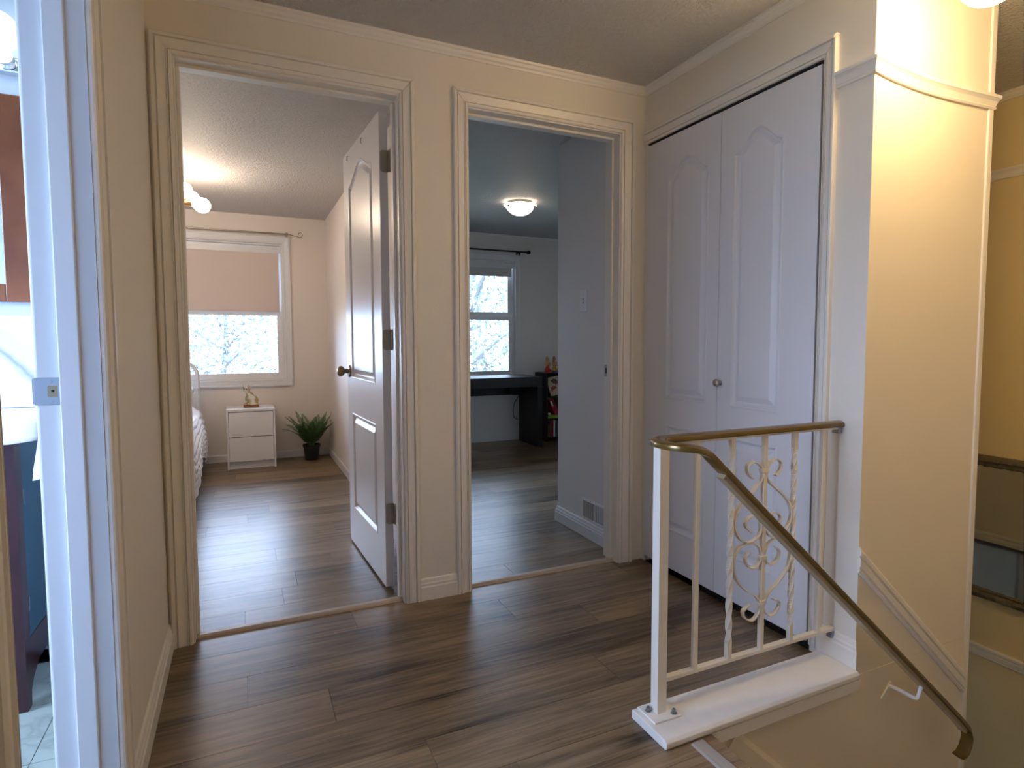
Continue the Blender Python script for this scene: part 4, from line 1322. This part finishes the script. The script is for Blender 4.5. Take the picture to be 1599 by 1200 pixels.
M_PAGES = mat('paper_pages', (0.72, 0.68, 0.58), 0.8)
M_RED = mat('red_book_cover', (0.42, 0.015, 0.035), 0.35)
M_RED2 = mat('crimson_book_cover', (0.30, 0.012, 0.05), 0.35)
M_GREEN = mat('lime_green_cover', (0.24, 0.40, 0.05), 0.4)
M_GREEND = mat('dark_green_cover', (0.03, 0.10, 0.035), 0.4)
M_WHITEC = mat('white_cover', (0.68, 0.68, 0.68), 0.4)
M_BROWNC = mat('brown_cover', (0.24, 0.085, 0.025), 0.4)
M_CARDC = mat('tan_card', (0.52, 0.42, 0.28), 0.5)
M_PURPLE = mat('purple_glaze', (0.20, 0.06, 0.42), 0.3)
M_GOLD = mat('golden_paint', (0.48, 0.30, 0.05), 0.3, metal=0.4)
M_SKIN = mat('painted_skin', (0.55, 0.30, 0.16), 0.4)
M_REDG = mat('red_glaze', (0.55, 0.025, 0.03), 0.3)
M_HAIRD = mat('dark_painted_hair', (0.05, 0.03, 0.02), 0.4)
M_NAVY = mat('dark_blue_cover', (0.03, 0.04, 0.10), 0.4)

# middle shelf: two red books leaning left, resting on the pair of green flat books
th = math.radians(24)
axl, azl = (math.cos(th), 0, math.sin(th)), (-math.sin(th), 0, math.cos(th))
zf = 0.250
g1 = thing('book', 'lime green picture book lying flat on the middle shelf', 'book', (2.897, SY0 + 0.003, zf))
for nm, m_, z0_, z1_ in (('cover', M_GREEND, 0, 0.004), ('pages', M_PAGES, 0.004, 0.024), ('cover', M_GREEN, 0.024, 0.030)):
    MB().box(2.893, 3.12, SY0 + 0.003 + (0.003 if nm == 'pages' else 0), 3.50, zf + z0_, zf + z1_).build(nm, m_, g1)
MB().box(2.893, 3.12, SY0 + 0.001, SY0 + 0.003, zf, zf + 0.030).build('spine', M_GREEN, g1)
zt = zf + 0.0305
book('red hardback book leaning to the left on the middle shelf', M_RED, (2.985, SY0 + 0.02, zt + 0.001), axl, (0, 1, 0), azl, 0.026, 0.15, 0.185, 'books leaning on the middle shelf', art=M_WHITEC)
book('crimson paperback leaning behind the red hardback on the middle shelf', M_RED2, (3.016, SY0 + 0.02, zt + 0.001), axl, (0, 1, 0), azl, 0.022, 0.15, 0.180, 'books leaning on the middle shelf')
tag(MB().obox((2.905, SY0 + 0.03, zt + 0.001), (0.87, 0, -0.0), (0, 1, 0), (0, 0, 1), 0, 0.035, 0, 0.05, 0, 0.022).build('paper_packet', M_WHITEC, base=(2.905, SY0 + 0.03, zt + 0.001), bevel=0.004),
    'small pale packet on the green book beside the leaning red books', 'packet')
# bottom shelf: upright books
xb = 2.894
for wd, hh, m_, lb in ((0.020, 0.140, M_BROWNC, 'short brown book at the left end of the bottom shelf'), (0.012, 0.165, M_GREEND, 'thin dark green book between the brown and the red books on the bottom shelf'),
                       (0.022, 0.172, M_RED2, 'dark red book standing on the bottom shelf'), (0.010, 0.176, M_RED, 'thin bright red book beside the white book on the bottom shelf'),
                       (0.020, 0.174, M_WHITEC, 'white book standing on the bottom shelf'), (0.030, 0.170, M_NAVY, 'dark blue book right of the white book on the bottom shelf')):
    book(lb, m_, (xb, SY0 + 0.015, 0.0485), (1, 0, 0), (0, 1, 0), (0, 0, 1), wd, 0.15, hh, 'books standing on the bottom shelf')
    xb += wd + 0.0015
# framed picture card leaning back on the top compartment
pc = thing('picture_card', 'tan framed picture card leaning inside the top of the bookshelf', 'picture', (2.99, SY0 + 0.05, 0.481))
tl = math.radians(14)
az_ = Vector((-0.16, math.sin(tl), math.cos(tl))).normalized()
ax_ = Vector((1, 0, 0.16)).normalized()
ay_ = az_.cross(ax_)
MB().obox((2.940, SY0 + 0.03, 0.483), ax_, ay_, az_, 0, 0.20, -0.004, 0.004, 0, 0.200).build('frame', M_CARDC, pc, bevel=0.001)


def art_mat():
    m = bpy.data.materials.new('abstract_printed_picture')
    nt, N, L, P = nodes_of(m)
    g = N.new('ShaderNodeNewGeometry')
    n = N.new('ShaderNodeTexVoronoi'); n.inputs['Scale'].default_value = 26
    L.new(g.outputs['Position'], n.inputs['Vector'])
    r = N.new('ShaderNodeValToRGB'); r.color_ramp.interpolation = 'CONSTANT'; e = r.color_ramp.elements
    e[0].position, e[0].color = 0.0, (0.50, 0.40, 0.27, 1)
    e[1].position, e[1].color = 0.45, (0.30, 0.05, 0.05, 1)
    k = e.new(0.62); k.color = (0.06, 0.05, 0.06, 1)
    k = e.new(0.75); k.color = (0.50, 0.40, 0.27, 1)
    sx = N.new('ShaderNodeSeparateColor'); L.new(n.outputs['Color'], sx.inputs[0]); L.new(sx.outputs[0], r.inputs['Fac'])
    L.new(r.outputs['Color'], P.inputs['Base Color'])
    return m


MB().obox((2.940, SY0 + 0.03, 0.483), ax_, ay_, az_, 0.018, 0.182, 0.004 if ay_.y < 0 else -0.006, 0.006 if ay_.y < 0 else -0.004, 0.022, 0.178).build('print', art_mat(), pc)


def figurine(label, x, y, z, dress, hair, robe):
    f = thing('figurine', label, 'figurine', (x, y, z), 'figurines on the bookshelf')
    MB().lathe([(0.001, 0), (0.034, 0), (0.036, 0.006), (0.030, 0.012), (0.001, 0.012)], (x, y, z + 0.0005), (0, 0, 1), 18).build('plinth', robe, f, smooth=True)
    # skirt spreading over folded knees
    blob('skirt', [((x, y, z + 0.036), (0.030, 0.028, 0.026)), ((x - 0.020, y - 0.016, z + 0.026), (0.022, 0.016, 0.014)), ((x + 0.022, y - 0.014, z + 0.026), (0.022, 0.016, 0.014)),
                   ((x, y - 0.002, z + 0.062), (0.020, 0.016, 0.020))], dress, f, voxel=0.003)
    blob('body', [((x, y, z + 0.092), (0.018, 0.013, 0.024)), ((x - 0.021, y - 0.001, z + 0.106), (0.008, 0.008, 0.009)), ((x + 0.021, y - 0.001, z + 0.106), (0.008, 0.008, 0.009)),
                  ((x - 0.027, y - 0.005, z + 0.090), (0.006, 0.006, 0.018)), ((x + 0.027, y - 0.005, z + 0.090), (0.006, 0.006, 0.018)),
                  ((x - 0.020, y - 0.014, z + 0.074), (0.012, 0.008, 0.006)), ((x + 0.020, y - 0.014, z + 0.074), (0.012, 0.008, 0.006)),
                  ((x, y, z + 0.120), (0.007, 0.007, 0.010)), ((x, y - 0.001, z + 0.141), (0.0165, 0.0165, 0.020)), ((x, y - 0.017, z + 0.139), (0.003, 0.004, 0.004)),
                  ((x - 0.0165, y, z + 0.140), (0.003, 0.004, 0.006)), ((x + 0.0165, y, z + 0.140), (0.003, 0.004, 0.006))], M_SKIN, f, voxel=0.003, smooth_it=2)
    blob('hair', [((x, y + 0.005, z + 0.147), (0.020, 0.017, 0.019)), ((x, y + 0.008, z + 0.167), (0.010, 0.010, 0.010)), ((x, y + 0.017, z + 0.120), (0.016, 0.008, 0.030))], hair, f, voxel=0.003)
    for dx in (-0.006, 0.006):
        MB().ellipsoid((x + dx, y - 0.0165, z + 0.144), (0.0022, 0.0015, 0.0016), 6, 4).build('eye', M_EYE, f)
    MB().ellipsoid((x, y - 0.0165, z + 0.131), (0.004, 0.0012, 0.0012), 6, 4).build('mouth', M_RED, f)
    return f


figurine('seated figurine in a red skirt with gold hair on top of the bookshelf', 2.918, 3.37, 0.7325, M_REDG, M_GOLD, M_REDG)
figurine('seated figurine on a purple base with brown hair on top of the bookshelf', 3.012, 3.39, 0.7325, M_GOLD, M_BROWNC, M_PURPLE)

# light switch and floor-level vent on the study side wall (x = 1.672)
sw = thing('light_switch', 'white toggle light switch plate on the study side wall', 'light switch', (1.672, 0.463, 1.29))
MB().box(1.6665, 1.6718, 0.426, 0.500, 1.232, 1.348).build('plate', M_WHITEP, sw, bevel=0.002)
MB().obox((1.667, 0.463, 1.290), (0.9, 0, 0.43), (0, 1, 0), (-0.43, 0, 0.9), -0.014, 0.002, -0.0045, 0.0045, -0.005, 0.006).build('toggle', M_WHITEP, sw, bevel=0.001)
MB().box(1.6660, 1.6668, 0.456, 0.470, 1.276, 1.304).build('toggle_slot', mat('slot_shade_grey', (0.35, 0.35, 0.36), 0.5), sw)  # grey patch painted for the shade around the toggle
for z in (1.255, 1.325):
    MB().lathe([(0.0003, 0), (0.003, 0), (0.002, 0.001), (0.0003, 0.001)], (1.6665, 0.463, z), (-1, 0, 0), 8).build('screw', M_NICKEL, sw)

vt = thing('wall_vent', 'white slotted air vent above the study baseboard', 'vent', (1.672, 0.34, 0.10))
for bx in ((1.666, 1.6718, 0.205, 0.465, 0.098, 0.108), (1.666, 1.6718, 0.205, 0.465, 0.200, 0.212), (1.666, 1.6718, 0.205, 0.215, 0.108, 0.200), (1.666, 1.6718, 0.455, 0.465, 0.108, 0.200), (1.666, 1.6718, 0.326, 0.338, 0.108, 0.200)):
    MB().box(*bx).build('frame', M_WHITEP, vt, bevel=0.001)
MB().box(1.6705, 1.6718, 0.215, 0.455, 0.108, 0.200).build('opening_shade', M_DARKHOLE, vt)  # black sheet stands in for the shade behind the slats
y = 0.2225
while y < 0.452:
    if not 0.322 < y < 0.342:
        ang = 0.5 if y > 0.33 else -0.15
        MB().obox((1.6690, y, 0.154), (math.cos(ang), math.sin(ang), 0), (-math.sin(ang), math.cos(ang), 0), (0, 0, 1), -0.0026, 0.0012, -0.0012, 0.0012, -0.046, 0.046).build('slat', M_WHITEP, vt)
    y += 0.0098

# ------------------------------------------------------------------ bathroom
vn = thing('bathroom_vanity', 'dark mahogany bathroom vanity under a white sink top', 'vanity', (-0.95, -0.03, 0))
VX, VY = -0.590, -0.235
MB().box(VX - 0.010, VX, VY + 0.05, 0.19, 0.10, 0.785).build('side_panel', M_VANSIDE, vn)
# curved apron at the foot of the side
rs = []
for i in range(17):
    t = i / 16
    yy = VY + 0.05 + (0.145 - VY) * t
    zz = 0.115 - 0.075 * (1 - math.sin(PI * t) ** 0.6)
    rs.append([(VX - 0.014, yy, 0.20), (VX + 0.001, yy, 0.20), (VX + 0.001, yy, zz), (VX - 0.014, yy, zz)])
MB().rings(rs).build('apron', M_MAHOGD, vn)
for yy in (VY, 0.145):
    MB().rings([[(VX - 0.048 + q, yy, 0.785), (VX + 0.004, yy, 0.785), (VX + 0.004, yy + 0.052, 0.785), (VX - 0.048, yy + 0.052, 0.785)] if False else
                [(VX - 0.048, yy, z), (VX + 0.004, yy, z), (VX + 0.004, yy + 0.052, z), (VX - 0.048, yy + 0.052, z)] if z > 0.12 else
                [(VX - 0.036, yy + 0.006, z), (VX + 0.002, yy + 0.006, z), (VX + 0.002, yy + 0.044, z), (VX - 0.036, yy + 0.044, z)] for z in (0.785, 0.20, 0.13, 0.0) for q in (0,)]).build('leg', M_MAHOGD, vn)
MB().box(-1.40, VX - 0.05, VY + 0.008, VY + 0.026, 0.12, 0.785).build('front_panel', M_MAHOGD, vn, bevel=0.002)
MB().box(-0.98, VX - 0.06, VY - 0.004, VY + 0.010, 0.15, 0.56).build('door', M_MAHOGD, vn, bevel=0.004)
MB().box(-0.98, VX - 0.06, VY - 0.004, VY + 0.010, 0.58, 0.76).build('drawer', M_MAHOGD, vn, bevel=0.004)
for z in (0.30, 0.62):
    MB().box(VX + 0.0005, VX + 0.0025, -0.172, -0.164, z - 0.022, z + 0.022).build('hinge_plate', M_STEEL, vn)
# sink top with chamfered corner
oc = [(-1.42, -0.262), (-0.590, -0.262), (-0.540, -0.205), (-0.540, 0.19), (-1.42, 0.19)]
MB().rings([[(x, y, 0.788) for x, y in oc], [(x + (0.004 if x > -1 else 0), y - (0.004 if y < 0 else 0), 0.800) for x, y in oc], [(x + (0.004 if x > -1 else 0), y - (0.004 if y < 0 else 0), 0.846) for x, y in oc], [(x, y, 0.852) for x, y in oc]]).build('sink_top', M_PORC, vn, bevel=0.006)
MB().lathe([(0.17, 0.853), (0.165, 0.8535), (0.15, 0.842), (0.001, 0.839)], (-0.98, -0.04, 0.0), (0, 0, 1), 28).build('basin', M_PORC, vn, smooth=True)
# hand towel gathered on a hook of the side wall, flaring out below
tw = MB()
rs = []
for k in range(19):
    t = k / 18
    z = 1.035 - 0.345 * t
    w = 0.010 + 0.040 * t ** 1.3 + (0.012 if t < 0.06 else 0)
    ring = []
    for q in range(40):
        a = 2 * PI * q / 40
        f = 1 + 0.22 * min(1, t * 2) * math.sin(a * 7 + 0.8 * t)
        ring.append((-0.494 + w * f * math.cos(a), -0.226 + w * 0.62 * f * math.sin(a), z + 0.010 * t * math.sin(a * 3)))
    rs.append(ring)
tw.rings(rs)
tag(tw.build('hand_towel', M_TOWEL, smooth=True, base=(-0.494, -0.226, 0.69)), 'pale hand towel hanging in folds beside the bathroom sink', 'towel')
hk = thing('towel_hook', 'small chrome hook holding the hand towel beside the sink', 'hook', (-0.3605, -0.226, 1.045))
MB().lathe([(0.001, 0), (0.018, 0), (0.018, 0.004), (0.006, 0.008), (0.001, 0.009)], (-0.3605, -0.226, 1.045), (-1, 0, 0), 14).build('rose', M_CHROME, hk, smooth=True)
MB().tube([(-0.366, -0.226, 1.045), (-0.485, -0.226, 1.040), (-0.506, -0.226, 1.042), (-0.512, -0.226, 1.056)], 0.004, 8).build('arm', M_CHROME, hk, smooth=True)
bs_ = MB().box(-1.42, -0.362, 0.186, 0.1995, 0.854, 1.160).build('backsplash', M_MARBLE, vn, bevel=0.001)

mc = thing('mirror_cabinet', 'mahogany framed mirror above the bathroom sink', 'mirror', (-1.0, 0.17, 1.20))
CXR = -0.602
for bx in ((CXR - 0.088, CXR, 0.155, 0.199, 1.205, 1.872), (-1.40, CXR - 0.088, 0.155, 0.199, 1.205, 1.262), (-1.40, CXR - 0.088, 0.155, 0.199, 1.815, 1.872)):
    MB().box(*bx).build('frame_rail', M_MAHOG, mc, bevel=0.003)
MB().box(-1.40, CXR - 0.086, 0.172, 0.178, 1.26, 1.816).build('mirror_glass', M_MIRROR, mc)

vl = thing('vanity_light', 'chrome vanity light bar with glowing white globes above the mahogany mirror', 'lamp', (-0.95, 0.19, 1.96))
MB().box(-1.35, CXR + 0.008, 0.165, 0.199, 1.945, 1.995).build('light_bar', M_CHROME, vl, bevel=0.006)
for k in range(4):
    gx = -0.655 - 0.19 * k
    arm = MB().lathe([(0.001, 0), (0.022, 0), (0.022, 0.006), (0.012, 0.012), (0.012, 0.030), (0.026, 0.034), (0.026, 0.045), (0.001, 0.045)], (gx, 0.164, 1.972), (0, -1, 0.15), 16).build('lamp_holder', M_CHROME, vl, smooth=True)
    MB().ellipsoid((gx, 0.066, 2.03), (0.062, 0.058, 0.062), 20, 12).build('globe', M_BATHGLOBE, vl, smooth=True)

# ------------------------------------------------------------------ outside
struct('ground', boxes((-60, 70, -60, 80, -3.2, -3.0)), M_LAWN)


def tree(name, label, base, height, crown_r, nleaf, m, seed, leaf_size=0.13, group=None, crown_low=0.3, trunk_r=0.14, squash=1.0):
    rnd = np.random.RandomState(seed)
    t = thing(name, label, 'tree', base, group or 'trees outside the windows')
    bx, by, bz = base
    tr = MB()
    pts = [(bx + 0.15 * math.sin(i * 0.9 + seed), by + 0.1 * math.cos(i * 1.3), bz + height * 0.85 * i / 8) for i in range(9)]
    tr.tube(catmull(pts, 2), [trunk_r * (1 - 0.85 * i / 16) for i in range(17)], 8)
    centers = []
    for k in range(16):
        a = k * 2.4
        zz = bz + height * (crown_low + (0.92 - crown_low) * ((k * 7) % 16) / 16)
        rr = crown_r * (0.75 + 0.3 * rnd.rand()) * (1.0 - 0.55 * abs((zz - bz) / height - 0.6))
        e = (bx + rr * math.cos(a), by + rr * math.sin(a) * squash, zz + 0.35)
        s = (bx, by, zz - 0.5)
        mid = ((s[0] + e[0]) / 2, (s[1] + e[1]) / 2, (s[2] + e[2]) / 2 + 0.2)
        tr.tube(catmull([s, mid, e], 3), [0.05 * (1 - 0.8 * i / 6) for i in range(7)], 5)
        centers.append(e); centers.append(mid)
    tr.build('trunk', M_BARK, t, smooth=True)
    c = np.array(centers)
    idx = rnd.randint(0, len(c), nleaf)
    p = c[idx] + rnd.normal(0, 0.42 * crown_r / 2.0 + 0.12, (nleaf, 3))
    u = rnd.normal(size=(nleaf, 3)); u /= np.linalg.norm(u, axis=1)[:, None]
    w = rnd.normal(size=(nleaf, 3)); w = np.cross(u, w); w /= np.linalg.norm(w, axis=1)[:, None]
    s = leaf_size * rnd.uniform(0.6, 1.3, (nleaf, 1))
    v = np.concatenate([p - u * s * 0.5, p + w * s * 0.3, p + u * s * 0.5, p - w * s * 0.3], axis=1).reshape(-1, 3)
    v -= np.array(base)
    me = bpy.data.meshes.new('foliage')
    me.vertices.add(len(v)); me.vertices.foreach_set('co', v.astype(np.float32).ravel())
    me.loops.add(len(v)); me.loops.foreach_set('vertex_index', np.arange(len(v), dtype=np.int32))
    me.polygons.add(nleaf); me.polygons.foreach_set('loop_start', np.arange(0, 4 * nleaf, 4, dtype=np.int32))
    me.update(calc_edges=True)
    me.materials.append(m)
    o = bpy.data.objects.new('foliage', me)
    o.parent = t; o['kind'] = 'stuff'
    COL.objects.link(o)
    return t


tree('tree', 'pale bushy tree seen through the bedroom window', (-0.55, 17.0, -3.0), 7.6, 2.6, 15000, M_LEAFA, 3, 0.12)
tree('tree', 'lower hazy tree at the left of the bedroom window view', (-3.6, 22.0, -3.0), 6.2, 2.8, 11000, M_LEAFA, 5, 0.12)
tree('tree', 'yellow green tree with a dark trunk close to the study window', (4.15, 9.2, -3.0), 8.2, 2.3, 9000, M_LEAFB, 7, 0.10, crown_low=0.25)
tree('tree', 'leafy tree standing left of the dark trunk in the study window view', (3.1, 10.6, -3.0), 7.4, 2.2, 8000, M_LEAFB, 9, 0.11, crown_low=0.2)
tree('tree', 'rounded tree far behind the study window', (6.6, 15.0, -3.0), 8.5, 3.2, 8000, M_LEAFA, 12, 0.16, crown_low=0.15)
for k, z in enumerate((1.55, 1.86)):
    wire = MB().tube([(-14 + i * 1.4, 13.0, z + 0.35 * ((i - 8) / 8) ** 2 - (0.03 * i if k else 0.02 * i)) for i in range(17)], 0.012, 6)
    tag(wire.build('power_line', M_BARK, base=(-3, 13.0, z)), ('lower' if k == 0 else 'upper') + ' overhead wire crossing the bedroom window view', 'wire', 'overhead wires')
